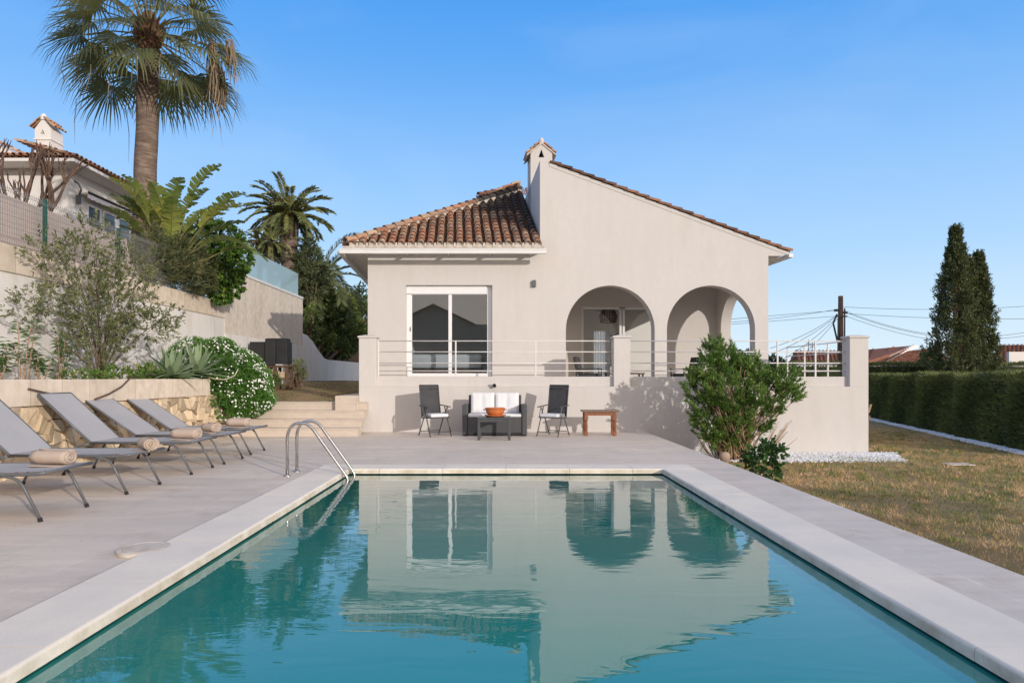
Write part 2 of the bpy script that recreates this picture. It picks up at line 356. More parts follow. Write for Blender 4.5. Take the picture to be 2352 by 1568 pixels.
def mat_concrete(name, c, blocks=False):
    m, nt, b = base(name, .85, .2)
    n = noise(nt, 1.1, 6, .65, vec=mapped(nt, (2.5, 2.5, .3))); n2 = noise(nt, 6, 5)
    col = gmix(nt, contrast(nt, n.outputs[0], .35, .7), c, tuple(x*f for x, f in zip(c, (.80, .77, .73))))
    col = gmix(nt, contrast(nt, n2.outputs[0], .4, .75), col, tuple(x*1.12 for x in c))
    if blocks:
        br = nt.nodes.new('ShaderNodeTexBrick'); br.offset = 0; br.inputs['Scale'].default_value = 1; br.inputs['Mortar Size'].default_value = .005
        br.inputs['Brick Width'].default_value = .62; br.inputs['Row Height'].default_value = 5
        br.inputs['Color1'].default_value = (1, 1, 1, 1); br.inputs['Color2'].default_value = (.84, .83, .81, 1); br.inputs['Mortar'].default_value = (.5, .48, .45, 1)
        sw = nt.nodes.new('ShaderNodeSeparateXYZ'); g = nt.nodes.new('ShaderNodeNewGeometry'); nt.links.new(g.outputs['Position'], sw.inputs[0])
        cb = nt.nodes.new('ShaderNodeCombineXYZ'); nt.links.new(sw.outputs[1], cb.inputs[0]); cb.inputs[1].default_value = 2.5; nt.links.new(cb.outputs[0], br.inputs['Vector'])
        col = gmix(nt, 1.0, col, br.outputs[0], 'MULTIPLY')
    nt.links.new(col, b.inputs['Base Color']); bump(nt, b, n2.outputs[0], .25, .006); return m
M['concrete'] = mat_concrete('board marked concrete', (.68, .61, .52))
M['block'] = mat_concrete('beige stone blocks', (.76, .66, .55), True)
M['rubble'] = simple('rubble stone', (.68, .54, .37), (.47, .38, .27), 5, .85, .15, bscale=22, bstr=.6, bd=.02, tint=.35)
M['pebble'] = simple('white marble pebble', (.80, .80, .80), (.68, .69, .70), 20, .6, .3, tint=.12)
M['trunk'] = None
def mat_trunk():
    m, nt, b = base('ringed palm trunk', .95, .1)
    wv = noise(nt, 1, 4, .6, vec=mapped(nt, (2.2, 2.2, 17)), dist=.5); n = noise(nt, 6, 5, .7)
    col = ramp(nt, wv.outputs[0], [(.32, (.10, .07, .055)), (.5, (.22, .16, .125)), (.68, (.33, .26, .21))])
    col = gmix(nt, contrast(nt, n.outputs[0], .4, .7), col.outputs[0], (.16, .12, .10))
    nt.links.new(col, b.inputs['Base Color']); bump(nt, b, wv.outputs[0], .9, .05); return m
M['trunk'] = mat_trunk()

# ---------------------------------------------------------------- foliage geometry
NR = np.random.default_rng(11)
def unit(a): return a/np.maximum(np.linalg.norm(a, axis=-1, keepdims=True), 1e-9)
def leafq(mb, P, D, L, W, T, fold=0.0):
    P = np.asarray(P, float); D = unit(np.asarray(D, float)); N = len(P)
    if N == 0: return
    S = unit(np.cross(D, NR.normal(size=(N, 3))))
    L = np.broadcast_to(L, (N,))[:, None]; W = np.broadcast_to(W, (N,))[:, None]
    mid = P+D*L*.45; tip = P+D*L; tip[:, 2] -= (L[:, 0]*fold)
    V = np.stack([P, mid+S*W/2, tip, mid-S*W/2], 1).reshape(-1, 3)
    F = np.arange(4*N).reshape(-1, 4)
    mb.arr(V, F, np.clip(T, 0, 1))
def in_blob(c, r, n, shell=.0):
    d = unit(NR.normal(size=(n, 3))); rad = NR.uniform(shell, 1, n)**(1/3)
    return np.asarray(c)+d*rad[:, None]*np.asarray(r), d
def twigs(mb, pts, dirs, per, L, W, spread=.9, reach=.25, up=0, fold=.1):
    n = len(pts); P = np.repeat(pts, per, 0); D = np.repeat(unit(dirs), per, 0); s = NR.uniform(0, 1, n*per)
    P = P+D*(s*reach)[:, None]+NR.normal(size=P.shape)*reach*.06
    E = D+NR.normal(size=P.shape)*spread*.6+np.array([0, 0, up])
    tb = np.repeat(NR.normal(.45, .18, n), per)+NR.normal(0, .12, n*per)
    leafq(mb, P, E, NR.uniform(.7, 1.2, n*per)*L, NR.uniform(.8, 1.2, n*per)*W, tb, fold)
def blob_tree(name, base_pt, blobs, ntwig, per, L, W, mat, bark, label, cat, group=None, stem_r=.06, nstem=8, up=.3, reach=.25, shell=.3, crown_name='crown', trunk_name='trunk', spread=.9, stems_to=.8, cut=None, lean=.5, fold=.1):
    root = empty(name, base_pt); tag(root, label, cat, group)
    b = Vector(base_pt); off = np.array(base_pt)
    mb = MB(); sm = MB(); vol = np.array([np.prod(r)**.67 for c, r in blobs]); vol = vol/vol.sum()
    ends = []
    for (c, r), f in zip(blobs, vol):
        n = max(4, int(ntwig*f)); p, d = in_blob(c, r, n, shell)
        if cut: k = cut(p); p = p[k]; d = d[k]
        d = d*1.0+np.array([0, 0, up]); twigs(mb, p-off, d, per, L, W, spread, reach, 0, fold)
        for k in range(max(1, int(nstem*f+.5))):
            i = rnd.randrange(len(p)); q = Vector(np.asarray(c)+(p[i]-np.asarray(c))*stems_to); ends.append(q)
    for q in ends:
        a = Vector((U(-1, 1), U(-1, 1), 0))*stem_r*1.3; e = q-b; n = 6; pts = []
        for i in range(n+1):
            t = i/n; x = Vector((e.x*t**(1+lean), e.y*t**(1+lean), e.z*t))+a*(1-t)+Vector((U(-1, 1), U(-1, 1), 0))*.02*t
            pts.append(x)
        sm.tube(pts, [stem_r*(1-.75*i/n) for i in range(n+1)], 6)
    mb.build(crown_name, mat, root); sm.build(trunk_name, bark, root, smooth=True)
    return root

# ================================================================ SETTING
PX0, PX1, PY0, PY1 = -2.15, 2.23, 1.05, 9.12          # water
CO = .46
WY = 15.65                                            # face of the terrace wall
YF = 17.7                                             # face of the house
K = YF/1500
g = MB()
GZ = -.56; B = 900
hx0, hx1, hy0, hy1 = -6.25, 3.40, -6, 15.7
for a in ((-B, hx0, -B, B), (hx1, B, -B, B), (hx0, hx1, -B, hy0), (hx0, hx1, hy1, B)):
    g.add([(a[0], a[2], GZ), (a[1], a[2], GZ), (a[1], a[3], GZ), (a[0], a[3], GZ)], [(0, 1, 2, 3)])
struct(g.build('ground', M['far_ground']))
g = MB(); n = 40   # near lawn, gently uneven
lx0, lx1, ly0, ly1 = 3.30, 26, -8, 40
vs = []; fs = []
for j in range(n+1):
    for i in range(n+1):
        x = lx0+(lx1-lx0)*i/n; y = ly0+(ly1-ly0)*j/n
        z = -.545+.02*math.sin(x*1.3+y*.7)+.015*math.sin(y*1.9)+.02
        vs.append((x, y, z))
for j in range(n):
    for i in range(n):
        a = j*(n+1)+i; fs.append((a, a+1, a+n+2, a+n+1))
g.add(vs, fs); struct(g.build('lawn', M['lawn'], smooth=True))
# patio slab with the pool opening
g = MB()
ox0, ox1, oy0, oy1 = PX0-CO+.02, PX1+CO-.02, PY0-CO+.02, PY1+CO-.02
rects = [(-6.3, ox0, -5, WY+.02), (ox1, 3.42, -5, WY+.02), (ox0, ox1, oy1, WY+.02), (ox0, ox1, -5, oy0)]
for a in rects:
    g.add([(a[0], a[2], 0), (a[1], a[2], 0), (a[1], a[3], 0), (a[0], a[3], 0)], [(0, 1, 2, 3)])
g.add([(3.42, -5, 0), (3.42, -5, -.7), (3.42, WY+.02, -.7), (3.42, WY+.02, 0)], [(0, 1, 2, 3)])
struct(g.build('patio', M['patio']))
# pool
pool = empty('swimming_pool', (0, 5, 0)); tag(pool, 'rectangular swimming pool with white stone coping and teal mosaic lining', 'swimming pool')
g = MB(xf=lambda x, y, z: (x, y-5, z)); zb = -1.45
e = .03
for q in ([(PX0-e, PY0-e, zb), (PX1+e, PY0-e, zb), (PX1+e, PY1+e, zb), (PX0-e, PY1+e, zb)],
          [(PX0-e, PY0-e, zb), (PX0-e, PY1+e, zb), (PX0-e, PY1+e, -.0), (PX0-e, PY0-e, -.0)],
          [(PX1+e, PY0-e, zb), (PX1+e, PY1+e, zb), (PX1+e, PY1+e, -.0), (PX1+e, PY0-e, -.0)],
          [(PX0-e, PY1+e, zb), (PX1+e, PY1+e, zb), (PX1+e, PY1+e, -.0), (PX0-e, PY1+e, -.0)],
          [(PX0-e, PY0-e, zb), (PX1+e, PY0-e, zb), (PX1+e, PY0-e, -.0), (PX0-e, PY0-e, -.0)]):
    g.add(q, [(0, 1, 2, 3)])
g.build('basin', M['mosaic'], pool)
g = MB(xf=lambda x, y, z: (x, y-5, z))
ct, cb_ = .032, -.036
def slabs(a0, a1, n): return [(a0+(a1-a0)*i/n+.0022, a0+(a1-a0)*(i+1)/n-.0022) for i in range(n)]
rr_ = .022; nose = [(rr_-rr_*math.sin(PI/2*i/5), rr_-rr_*math.cos(PI/2*i/5)) for i in range(6)]   # rounded inner nose
prof = [(0, 0), (0, ct-cb_-rr_)]+[(rr_-rr_*math.cos(PI/2*i/5), ct-cb_-rr_+rr_*math.sin(PI/2*i/5)) for i in range(1, 6)]+[(CO+.01, ct-cb_), (CO+.01, 0)]
def cslab(a0, a1, f):
    n = len(prof); vs = [f(p, q+cb_, a0) for p, q in prof]+[f(p, q+cb_, a1) for p, q in prof]; dz = U(-.0015, .0015)
    vs = [(v[0], v[1], v[2]+dz) for v in vs]
    g.add(vs, [(i, (i+1) % n, n+(i+1) % n, n+i) for i in range(n)]+[tuple(range(n-1, -1, -1)), tuple(range(n, 2*n))])
for y0, y1 in slabs(PY0+.02, PY1-.02, 8):
    cslab(y0, y1, lambda p, q, a: (PX0+.01-p, a, q)); cslab(y0, y1, lambda p, q, a: (PX1-.01+p, a, q))
for x0, x1 in slabs(PX0-CO, PX1+CO, 6):
    cslab(x0, x1, lambda p, q, a: (a, PY1-.018+p, q+.0005)); cslab(x0, x1, lambda p, q, a: (a, PY0+.018-p, q+.0005))
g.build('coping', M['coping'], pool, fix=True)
g = MB(xf=lambda x, y, z: (x, y-5, z))
for a_ in ((PX0-CO+.03, PX0-.02, PY0-CO+.03, PY1+CO-.03), (PX1+.02, PX1+CO-.03, PY0-CO+.03, PY1+CO-.03), (PX0-.02, PX1+.02, PY1+.02, PY1+CO-.03)): g.box(*a_, -.1, ct-.006)
g.build('joint_filler', simple('grey joint mortar', (.36, .33, .29), (.26, .24, .21), 20, .9), pool)
g = MB(xf=lambda x, y, z: (x, y-5, z))
for a_ in ((PX0-.029, PX0-.02, PY0-.02, PY1+.02), (PX1+.02, PX1+.029, PY0-.02, PY1+.02), (PX0-.02, PX1+.02, PY1+.02, PY1+.029), (PX0-.02, PX1+.02, PY0-.029, PY0-.02)): g.box(*a_, -.35, cb_-.001)
g.build('waterline_tiles', simple('dark teal waterline tiles', (.008, .12, .12), (.006, .09, .095), 20, .2, .5), pool)
g = MB(); g.add([(PX0-e, PY0-e, -.052), (PX1+e, PY0-e, -.052), (PX1+e, PY1+e, -.052), (PX0-e, PY1+e, -.052)], [(0, 1, 2, 3)])
struct(g.build('pool_water', M['water']))
# skimmer lid
sk = empty('skimmer_lid', (-2.68, 4.88, .002)); tag(sk, 'round white skimmer cover set in the paving beside the left coping', 'drain cover')
g = MB(); g.lathe([(.185, 0), (.185, .028), (.165, .034), (.150, .034), (.147, .028), (.14, .034), (.0, .036)], 40); g.build('cover', M['mortar'], sk, smooth=False)

# ================================================================ TERRACE WALL
tw = empty('terrace_wall', (0, WY, 0)); tag(tw, 'beige rendered terrace wall with ledge and pillars in front of the villa', 'wall')
g = MB(xf=lambda x, y, z: (x, y-WY, z))
TL, TR = AX(824.5, WY), AX(1995, WY)
PZT = 1.325; BZ = AZ_(888, WY)
g.box(TL, TR, WY, WY+.5, -.7, BZ)
g.box(TL, TL+.35, WY+.5, 17.68, -.1, BZ+.24)
g.box(TL+.1, TR-.1, WY+.105, WY+.30, BZ, PZT)
g.box(TR-.32, TR, WY+.5, 21.5, -.7, PZT-.003)
g.build('wall', M['facade'], tw, bevel=.008)
g = MB(xf=lambda x, y, z: (x, y-WY, z)); g.box(TL+.35, TR-.33, WY+.5, 20.4, .8, 1.04); g.build('terrace_floor', M['stone_edge'], tw)
def pillar(x0, x1):
    g = MB(xf=lambda x, y, z: (x, y-WY, z)); zt = AZ_(776, WY)
    g.box(x0, x1, WY-.003, WY+.36, BZ-.01, zt); p = g.build('pillar', M['facade'], tw, bevel=.01)
    g = MB(xf=lambda x, y, z: (x, y-WY, z)); g.box(x0-.03, x1+.03, WY-.03, WY+.39, zt, zt+.045)
    c = Vector(((x0+x1)/2, WY+.18, zt+.045)); a = (x1-x0)/2+.02; bq = .2
    g.add([c+Vector((-a, -bq, 0)), c+Vector((a, -bq, 0)), c+Vector((a, bq, 0)), c+Vector((-a, bq, 0)), c+Vector((-a*.4, -bq*.4, .03)), c+Vector((a*.4, -bq*.4, .03)), c+Vector((a*.4, bq*.4, .03)), c+Vector((-a*.4, bq*.4, .03))],
          [(0, 1, 5, 4), (1, 2, 6, 5), (2, 3, 7, 6), (3, 0, 4, 7), (4, 5, 6, 7)])
    g.build('cap', M['facade'], p, bevel=.012)
PL = [(AX(824.5, WY), AX(864, WY)), (AX(1410, WY), AX(1448, WY)), (AX(1952, WY), AX(1995, WY))]
for a in PL: pillar(*a)
# railings
RY = WY+.2
rz = [AZ_(y, RY) for y in (783.3, 808.3, 834, 852)]
def railing(x0, x1, posts, label, side=False):
    root = empty('railing', (x0, RY, PZT)); tag(root, label, 'railing', 'white tube railings around the terrace')
    for z in rz:
        g = MB()
        if side: g.tube([(0, 0, z-PZT), (0, x1-RY, z-PZT)], .013, 8)
        else: g.tube([(0, 0, z-PZT), (x1-x0, 0, z-PZT)], .013, 8)
        g.build('rail', M['rail'], root, smooth=True)
    for p in posts:
        g = MB(); g.box(-.018, .018, -.018, .018, -.01, rz[0]-PZT+.012)
        o = g.build('post', M['rail'], root, bevel=.004)
        o.location = (0, p-RY, 0) if side else (p-x0, 0, 0)
railing(PL[0][1], PL[1][0], [PL[0][1]+.02, AX(1047, RY), AX(1230.6, RY)], 'long white railing between the left and middle terrace pillars')
railing(PL[1][1], PL[2][0], [AX(1616, RY), AX(1786, RY), AX(1873, RY)], 'white railing between the middle and right terrace pillars behind the big bush')
railing(8.40, 19.4, [16.9, 18.2, 19.3], 'white side railing running back from the right terrace pillar', side=True)
# small wall fittings
o = empty('garden_spotlight', at(1136, 885, WY)); tag(o, 'tiny dark spotlight with bracket on the terrace wall above the sofa', 'wall light')
g = MB(); g.tube([(0, -.12, -.01), (0, -.03, .02)], [.045, .03], 12); g.build('lamp_head', M['black'], o)
g = MB(); g.box(-.05, .05, -.05, -.0, .0, .05); g.build('bracket', M['white_trim'], o)
# villa ==========================================================
SK = .0733
def HS(x, y, z): return (x-SK*(y-YF), y, z)
villa = empty('villa', (0, YF, 0)); tag(villa, 'beige rendered villa with two arches, chimney and terracotta tiled roofs', 'house')
def hb(): return MB(xf=lambda x, y, z: (x-SK*(y-YF), y-YF, z))
def fx(x): return (x-1156)*K
def fz(y): return 1.3+(867.4-y)*K
XL, XR, XG = fx(845), fx(1765), fx(1240.5)
def archpts(x0, x1, z0, zt, n=28):
    r = (x1-x0)/2; c = (x0+x1)/2; zs = zt-r
    return [(x0, z0)]+[(c-r*math.cos(PI*i/n), zs+r*math.sin(PI*i/n)) for i in range(n+1)]+[(x1, z0)]
slope = lambda x: fz(376)-(x-fx(1262))*(fz(376)-fz(582))/(fx(1812)-fx(1262))
outline = [(XL, .7), (XR, .7), (XR, fz(588)), (fx(1795), fz(588)), (fx(1812), fz(582)), (fx(1262), fz(376)), (fx(1262), fz(369)), (XG, fz(369)), (XG, 4.9), (XL, 4.9)]
win = [(fx(933), 1.06), (fx(933), fz(655)), (fx(1131), fz(655)), (fx(1131), 1.06)]
a1 = archpts(fx(1300), fx(1504), 1.04, fz(656)); a2 = archpts(fx(1532), fx(1734.6), 1.04, fz(656))
g = hb()
g.plate([outline, win, a1, a2], lambda u, v, w: (u, YF+w, v), .32)
YB = 20.46
g.box(XL, XL+.3, YF+.32, 30, .7, 4.85)                # left side wall
g.box(XL, XR, 30, 30.3, .7, 6.0)
# right side wall with its arch
sa = archpts(YF+.42, 20.12, 1.04, fz(656)-.0)
g.plate([[(YF+.32, .7), (30, .7), (30, 4.72), (YF+.32, 4.72)], sa, [(21.2, 1.2), (21.2, 3.9), (25.2, 3.9), (25.2, 1.2)]], lambda u, v, w: (XR-w, u, v), .30)  # last hole: unseen opening added to let sun into the living room
g.box(1.15, 1.45, YF+.32, YB, 1.0, 4.6)                 # porch left wall
DX0, DX1, DZ = 2.66, 5.1, AZ_(705, YB)
g.plate([[(1.15, 1.0), (XR-.3, 1.0), (XR-.3, 4.6), (1.15, 4.6)], [(DX0, 1.05), (DX0, DZ), (DX1, DZ), (DX1, 1.05)]], lambda u, v, w: (u, YB+w, v), .22)
g.box(1.45, XR-.3, YF+.32, YB, 4.3, 4.4)                # porch ceiling
g.box(XG, XG+.30, YF+.32, 22.3, 4.7, fz(369)-.004)        # wall rising over the hipped roof
g.build('wall', M['facade'], villa, fix=True)
g = hb(); g.box(XL+.3, 1.15, YF+.32, 23, .9, 1.045); g.box(1.15, XR-.3, YB+.2, 26, .9, 1.05)
g.build('interior_floor', M['old_wood'], villa)
g = hb(); g.box(XL+.31, 1.14, 22, 22.1, 1.05, 4.3); g.box(XL+.31, 1.14, YF+.33, 22, 4.25, 4.3); g.box(1.15, XR-.31, 25.5, 25.6, 1.05, 4.3); g.box(1.15, XR-.31, YB+.23, 25.5, 4.2, 4.25); g.box(1.0, 1.14, YF+.34, 25.5, 1.05, 4.25)
g.build('interior_wall', M['interior'], villa)
# chimney
ridge_z = fz(369)
right_roof_holder = []
def tile_row(mb, top, bot, up, r=.088, ex=.33, thick=True):
    top = Vector(top); bot = Vector(bot); d = (top-bot); Ln = d.length
    if Ln < .12: return
    d.normalize(); s = d.cross(up).normalized(); up2 = s.cross(d).normalized()
    n = max(1, int(math.ceil(Ln/ex))); ex = Ln/n; N = 8
    for i in range(n):
        jit = U(-.008, .008); a = bot+d*(ex*i)+s*jit; bb = a+d*(ex+.07)
        if i == n-1: bb = a+d*ex
        vs = []
        for (c, rr, lift) in ((a, r, .034), (bb, r*.84, 0)):
            for k in range(N+1):
                q = PI*k/N; vs.append(c+s*math.cos(q)*rr+up2*(math.sin(q)*rr*1.1+lift))
        for k in range(N+1):
            q = PI*k/N; vs.append(a+s*math.cos(q)*(r-.016)+up2*(math.sin(q)*(r-.016)*1.1+.034))
        fs = [(k, k+1, N+1+k+1, N+1+k) for k in range(N)]+[(k+1, k, 2*(N+1)+k, 2*(N+1)+k+1) for k in range(N)]
        mb.add(vs, fs, rnd.random())
def ridge_tiles(mb, a, b, up, r=.11):
    tile_row(mb, b, a, up, r, .36)
EY, EZ = 17.17, 4.79; PT = .55
ax, bx = -4.28, XG
CY = EY+(bx-ax)*1.0
g = hb(); mort = hb(); deck = hb()
upF = Vector((0, -PT, 1)).normalized()
nrow = 20; sp = (bx-.05-ax-.1)/nrow
for i in range(nrow):
    x = ax+.15+sp*(i+.5)
    yt = EY+(x-ax)-.02
    yt = min(yt, CY)
    tile_row(g, (x, yt, EZ+(yt-EY)*PT), (x, EY-.03, EZ-.03*PT), upF, .092)
    # plug at the eave
    N = 8; vs = [(x, EY+.0, EZ-.06)]
    for k in range(N+1): vs.append((x+.086*math.cos(PI*k/N), EY+.0, EZ+.01+.098*math.sin(PI*k/N)))
    vs += [(x-.086, EY, EZ-.06), (x+.086, EY, EZ-.06)]
    mort.add(vs[1:N+2]+[(x-.086, EY, EZ-.05), (x+.086, EY, EZ-.05)], [tuple(range(N+3))])
    mort.add([(x+.085, EY-.035, EZ-.055), (x+sp-.085, EY-.035, EZ-.055), (x+sp/2+.02, EY-.035, EZ+.05), (x+sp/2-.02, EY-.035, EZ+.05)], [(0, 1, 2, 3)])
ridge_tiles(g, (ax+.1, EY+.05, EZ+.06), (bx-.05, CY-.05, EZ+(CY-EY)*PT+.07), Vector((-.3, -.3, 1)), .115)
# left slope
upL = Vector((-PT, 0, 1)).normalized()
yy = EY+.3
while yy < 30.2:
    xt = min(ax+(yy-EY), bx)
    tile_row(g, (xt, yy, EZ+(xt-ax)*PT), (ax, yy, EZ), upL, .092); yy += sp
# back part above: slope seen only from aside
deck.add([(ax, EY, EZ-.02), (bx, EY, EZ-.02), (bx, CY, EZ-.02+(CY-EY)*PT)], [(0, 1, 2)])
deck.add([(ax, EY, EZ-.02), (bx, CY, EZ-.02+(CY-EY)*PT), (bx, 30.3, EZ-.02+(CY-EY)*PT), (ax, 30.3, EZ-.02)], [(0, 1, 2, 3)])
mort.box(ax+.02, bx+.04, EY-.02, EY+.3, 4.70, EZ-.035)
mort.box(ax+.02, ax+.3, EY+.3, 30, 4.70, EZ-.035)
# mortar under the hip ridge
for i in range(46):
    t = i/45; x = ax+.2+(bx-ax-.35)*t; y = EY+(x-ax)
    mort.box(x-.09, x+.09, y-.10, y+.02, EZ+(y-EY)*PT-.03, EZ+(y-EY)*PT+.075+U(-.01, .01), rot=Matrix.Rotation(R(45), 3, 'Z'))
rf = deck.build('roof', simple('shade dark channel tiles', (.10, .055, .035), (.05, .03, .022), 4, .9, .1), villa)  # roof base coloured dark to paint the shade between tile rows
rt = g.build('roof_tiles', M['tile'], rf); mo = mort.build('mortar', M['mortar'], rf)
# lantern roof above the hip
g = hb(); L0, L1, LY0, LY1 = -.50, 1.25, 22.6, 24.4; lz = 7.52
g.box(L0+.08, L1, LY0+.1, LY1, 6.6, lz); g.build('roof_lantern', M['mortar'], rf)
g = hb(); mx_ = 1.0; topz = 8.16
x = L0
while x < L1+.05:
    yt = LY0+min(max(x-L0, .0), 1.5)*.75+.12
    tile_row(g, (x, yt, lz+(yt-LY0)*.52), (x, LY0, lz), Vector((0, -.5, 1)), .085); x += .20
y = LY0+.2
while y < LY1:
    tile_row(g, (mx_, y, topz-.05), (L0-.02, y, lz), Vector((-.4, 0, 1)), .085); y += .21
ridge_tiles(g, (L0, LY0, lz+.06), (mx_, LY0+1.0, topz), Vector((0, -.3, 1)), .10)
g.tube([(mx_, LY0+1, topz-.05), (mx_, LY0+1, topz+.09)], .07, 10)
g.build('lantern_tiles', M['tile_clean'], rf)
# right slope
g = hb(); deck = hb(); mort = hb()
rx0, rx1 = fx(1262), fx(1812); rz0, rz1 = fz(376)+.02, fz(582)+.02
upR = Vector((rz0-rz1, 0, rx1-rx0)).normalized()
yy = YF+.02
while yy < 30.2:
    tile_row(g, (rx0, yy, rz0), (rx1+.06, yy, rz1-.01), upR, .085); yy += .235
deck.add([(rx0, YF+.005, rz0-.02), (rx1, YF+.005, rz1-.02), (rx1, 30.2, rz1-.02), (rx0, 30.2, rz0-.02)], [(0, 1, 2, 3)])
rf2 = deck.build('roof', M['far_tile'], villa); g.build('roof_tiles', simple('weathered brown tile', (.26, .13, .08), (.10, .065, .045), 5, .9, .1, tint=.45, bscale=14), rf2)
mort.plate([[(rx0, rz0-.10), (rx0, rz0+.0), (rx1+.02, rz1+.0), (rx1+.02, rz1-.09)]], lambda u, v, w: (u, YF-.012+w, v), .05)
mort.build('verge_mortar', M['facade'], rf2)
g = hb(); g.box(XR+.01, rx1-.02, YF+.33, 30, fz(588)+.0, fz(588)+.04); g.build('soffit', M['white_plaster'], villa)
g = hb(); g.box(XL-.02, XG, EY+.11, YF-.002, 4.665, 4.70); g.box(ax+.02, XL-.002, EY+.11, 30, 4.665, 4.70); g.build('soffit', M['white_plaster'], villa)
# gutters
def gutter(x0, x1, y0, y1):
    g = hb(); z0, z1 = 4.545, 4.665
    g.box(x0, x1, y0, y1, z0, z0+.012); 
    if x1-x0 > y1-y0:
        g.box(x0, x1, y0, y0+.01, z0+.012, z1); g.box(x0, x1, y1-.01, y1, z0+.012, z1-.02); g.box(x0, x1, y0-.014, y0, z1-.02, z1+.006)
        g.box(x0, x0+.01, y0+.01, y1-.01, z0+.012, z1-.01); g.box(x1-.01, x1, y0+.01, y1-.01, z0+.012, z1-.01)
    else:
        g.box(x0, x0+.01, y0, y1, z0+.012, z1); g.box(x1-.01, x1, y0, y1, z0+.012, z1)
        g.box(x0+.01, x1-.01, y0, y0+.01, z0+.012, z1)
    return g.build('gutter', M['white_trim'], villa)
gutter(AX(776.5, 17.1), AX(1251, 17.1), 17.05, 17.17)
gutter(ax-.10, ax+.02, 17.18, 30); 
g = hb(); z0 = fz(592); g.box(rx1-.02, rx1+.10, YF-.05, 30, z0-.0, z0+.10); g.build('gutter', M['white_trim'], villa, bevel=.01)
for i in range(5):
    g = hb(); x = ax+.6+i*1.1; g.box(x-.015, x+.015, 17.17, YF-.01, 4.60, 4.66); g.build('gutter_bracket', M['white_trim'], villa)
# chimney
ch = None
g = hb(); CYf = 19.9; cx0, cx1 = fx(1240.5), fx(1240.5)+.66
cz = AZ_(352, CYf)
tri = [(cx0+.24, AZ_(362, CYf)), (cx0+.33, AZ_(343, CYf)), (cx0+.42, AZ_(362, CYf))]
apx = AZ_(328, CYf)
cm = (cx0+cx1)/2
g.plate([[(cx0, 5.2), (cx1, 5.2), (cx1, cz), (cm, apx), (cx0, cz)], tri], lambda u, v, w: (u, CYf+w, v), .1)
g.plate([[(cx0, 5.2), (cx1, 5.2), (cx1, cz), (cm, apx), (cx0, cz)]], lambda u, v, w: (u, CYf+.72+w, v), .1)
g.box(cx0, cx0+.08, CYf+.1, CYf+.72, 5.2, cz); g.box(cx1-.08, cx1, CYf+.1, CYf+.72, 5.2, cz)
g.lathe([(.075, -.05), (.085, .06), (.06, .14), (0, .17)], 10, (cm, CYf+.05, apx)); g.lathe([(.075, -.05), (.085, .06), (.06, .14), (0, .17)], 10, (cm, CYf+.77, apx))
g.box(cm-.06, cm+.06, CYf+.05, CYf+.77, apx-.02, apx+.08)
chim = g.build('chimney', M['facade'], rf2, fix=True)
g = hb()
for sgn in (-1, 1):
    for yy in [CYf+.05+.18*i for i in range(5)]:
        tile_row(g, (cm+sgn*.04, yy, apx+.01), (cm+sgn*.42, yy, cz+.0), Vector((sgn*.4, 0, 1)), .055, .25)
g.build('chimney_tiles', M['tile_clean'], rf2)
g = hb()
for sgn in (-1, 1): g.plate([[(cm+sgn*.0, apx-.04), (cm+sgn*.45, cz-.085), (cm+sgn*.45, cz-.045), (cm+sgn*.0, apx+.01)]], lambda u, v, w: (u, CYf-.03+w, v), .88)
g.build('chimney_cap', M['mortar'], rf2, fix=True)
# bedroom window
wnd = empty('window', (0, 0, 0)); wnd.parent = villa
def wbox(g, x0, x1, z0, z1, y0, y1): g.box(x0, x1, y0, y1, z0, z1)
wx0, wx1, wz0, wz1 = fx(933), fx(1131), 1.06, fz(655)
wy = YF+.15
g = hb()
wbox(g, wx0, wx1-.14, wz1-.22, wz1-.002, wy-.05, wy+.08)           # shutter box
wbox(g, wx0, wx0+.15, wz0, wz1-.22, wy, wy+.08); wbox(g, wx1-.13, wx1, wz0, wz1-.002, wy+.02, wy+.1)
wbox(g, wx0+.15, wx1-.13, wz0, 1.42, wy, wy+.08)
wbox(g, fx(1030), fx(1038), 1.42, wz1-.22, wy-.01, wy+.06); wbox(g, wx0+.15, wx1-.13, wz1-.24, wz1-.22, wy-.03, wy+.06)
g.build('frame', M['pvc'], wnd, bevel=.006)
g = hb(); wbox(g, wx0+.15, wx1-.13, 1.42, wz1-.24, wy+.03, wy+.035); g.build('pane', M['glass'], wnd)
g = hb(); wbox(g, wx0+.095, wx0+.115, fz(760), fz(750), wy-.02, wy); g.build('handle', M['dark_frame'], wnd)
# sliding door in the porch
dr = empty('sliding_door', (0, 0, 0)); dr.parent = villa
g = hb(); dy = YB+.06
for x0, x1 in ((DX0, DX0+.07), (DX1-.07, DX1), (3.86, 3.93), (3.96, 4.03)): g.box(x0, x1, dy, dy+.07, 1.05, DZ)
g.box(DX0+.07, DX1-.07, dy, dy+.07, DZ-.07, DZ); g.box(DX0+.07, DX1-.07, dy, dy+.07, 1.05, 1.12)
g.build('frame', M['pvc'], dr, bevel=.005)
g = hb(); g.box(DX0+.07, DX1-.07, dy+.08, dy+.085, 1.12, DZ-.07); g.build('pane', M['door_glass'], dr)
# wall lamp on the facade
o = empty('wall_lamp', at(1227, 652, YF)); tag(o, 'small dark box wall lamp on the facade between window and arch', 'wall lamp')
g = MB(); g.box(-.05, .05, -.09, -.01, -.09, .09); g.build('shade', M['grey_frame'], o, bevel=.008)
g = MB(); g.box(-.03, .03, -.01, 0, -.05, .05); g.build('mount', M['grey_frame'], o)
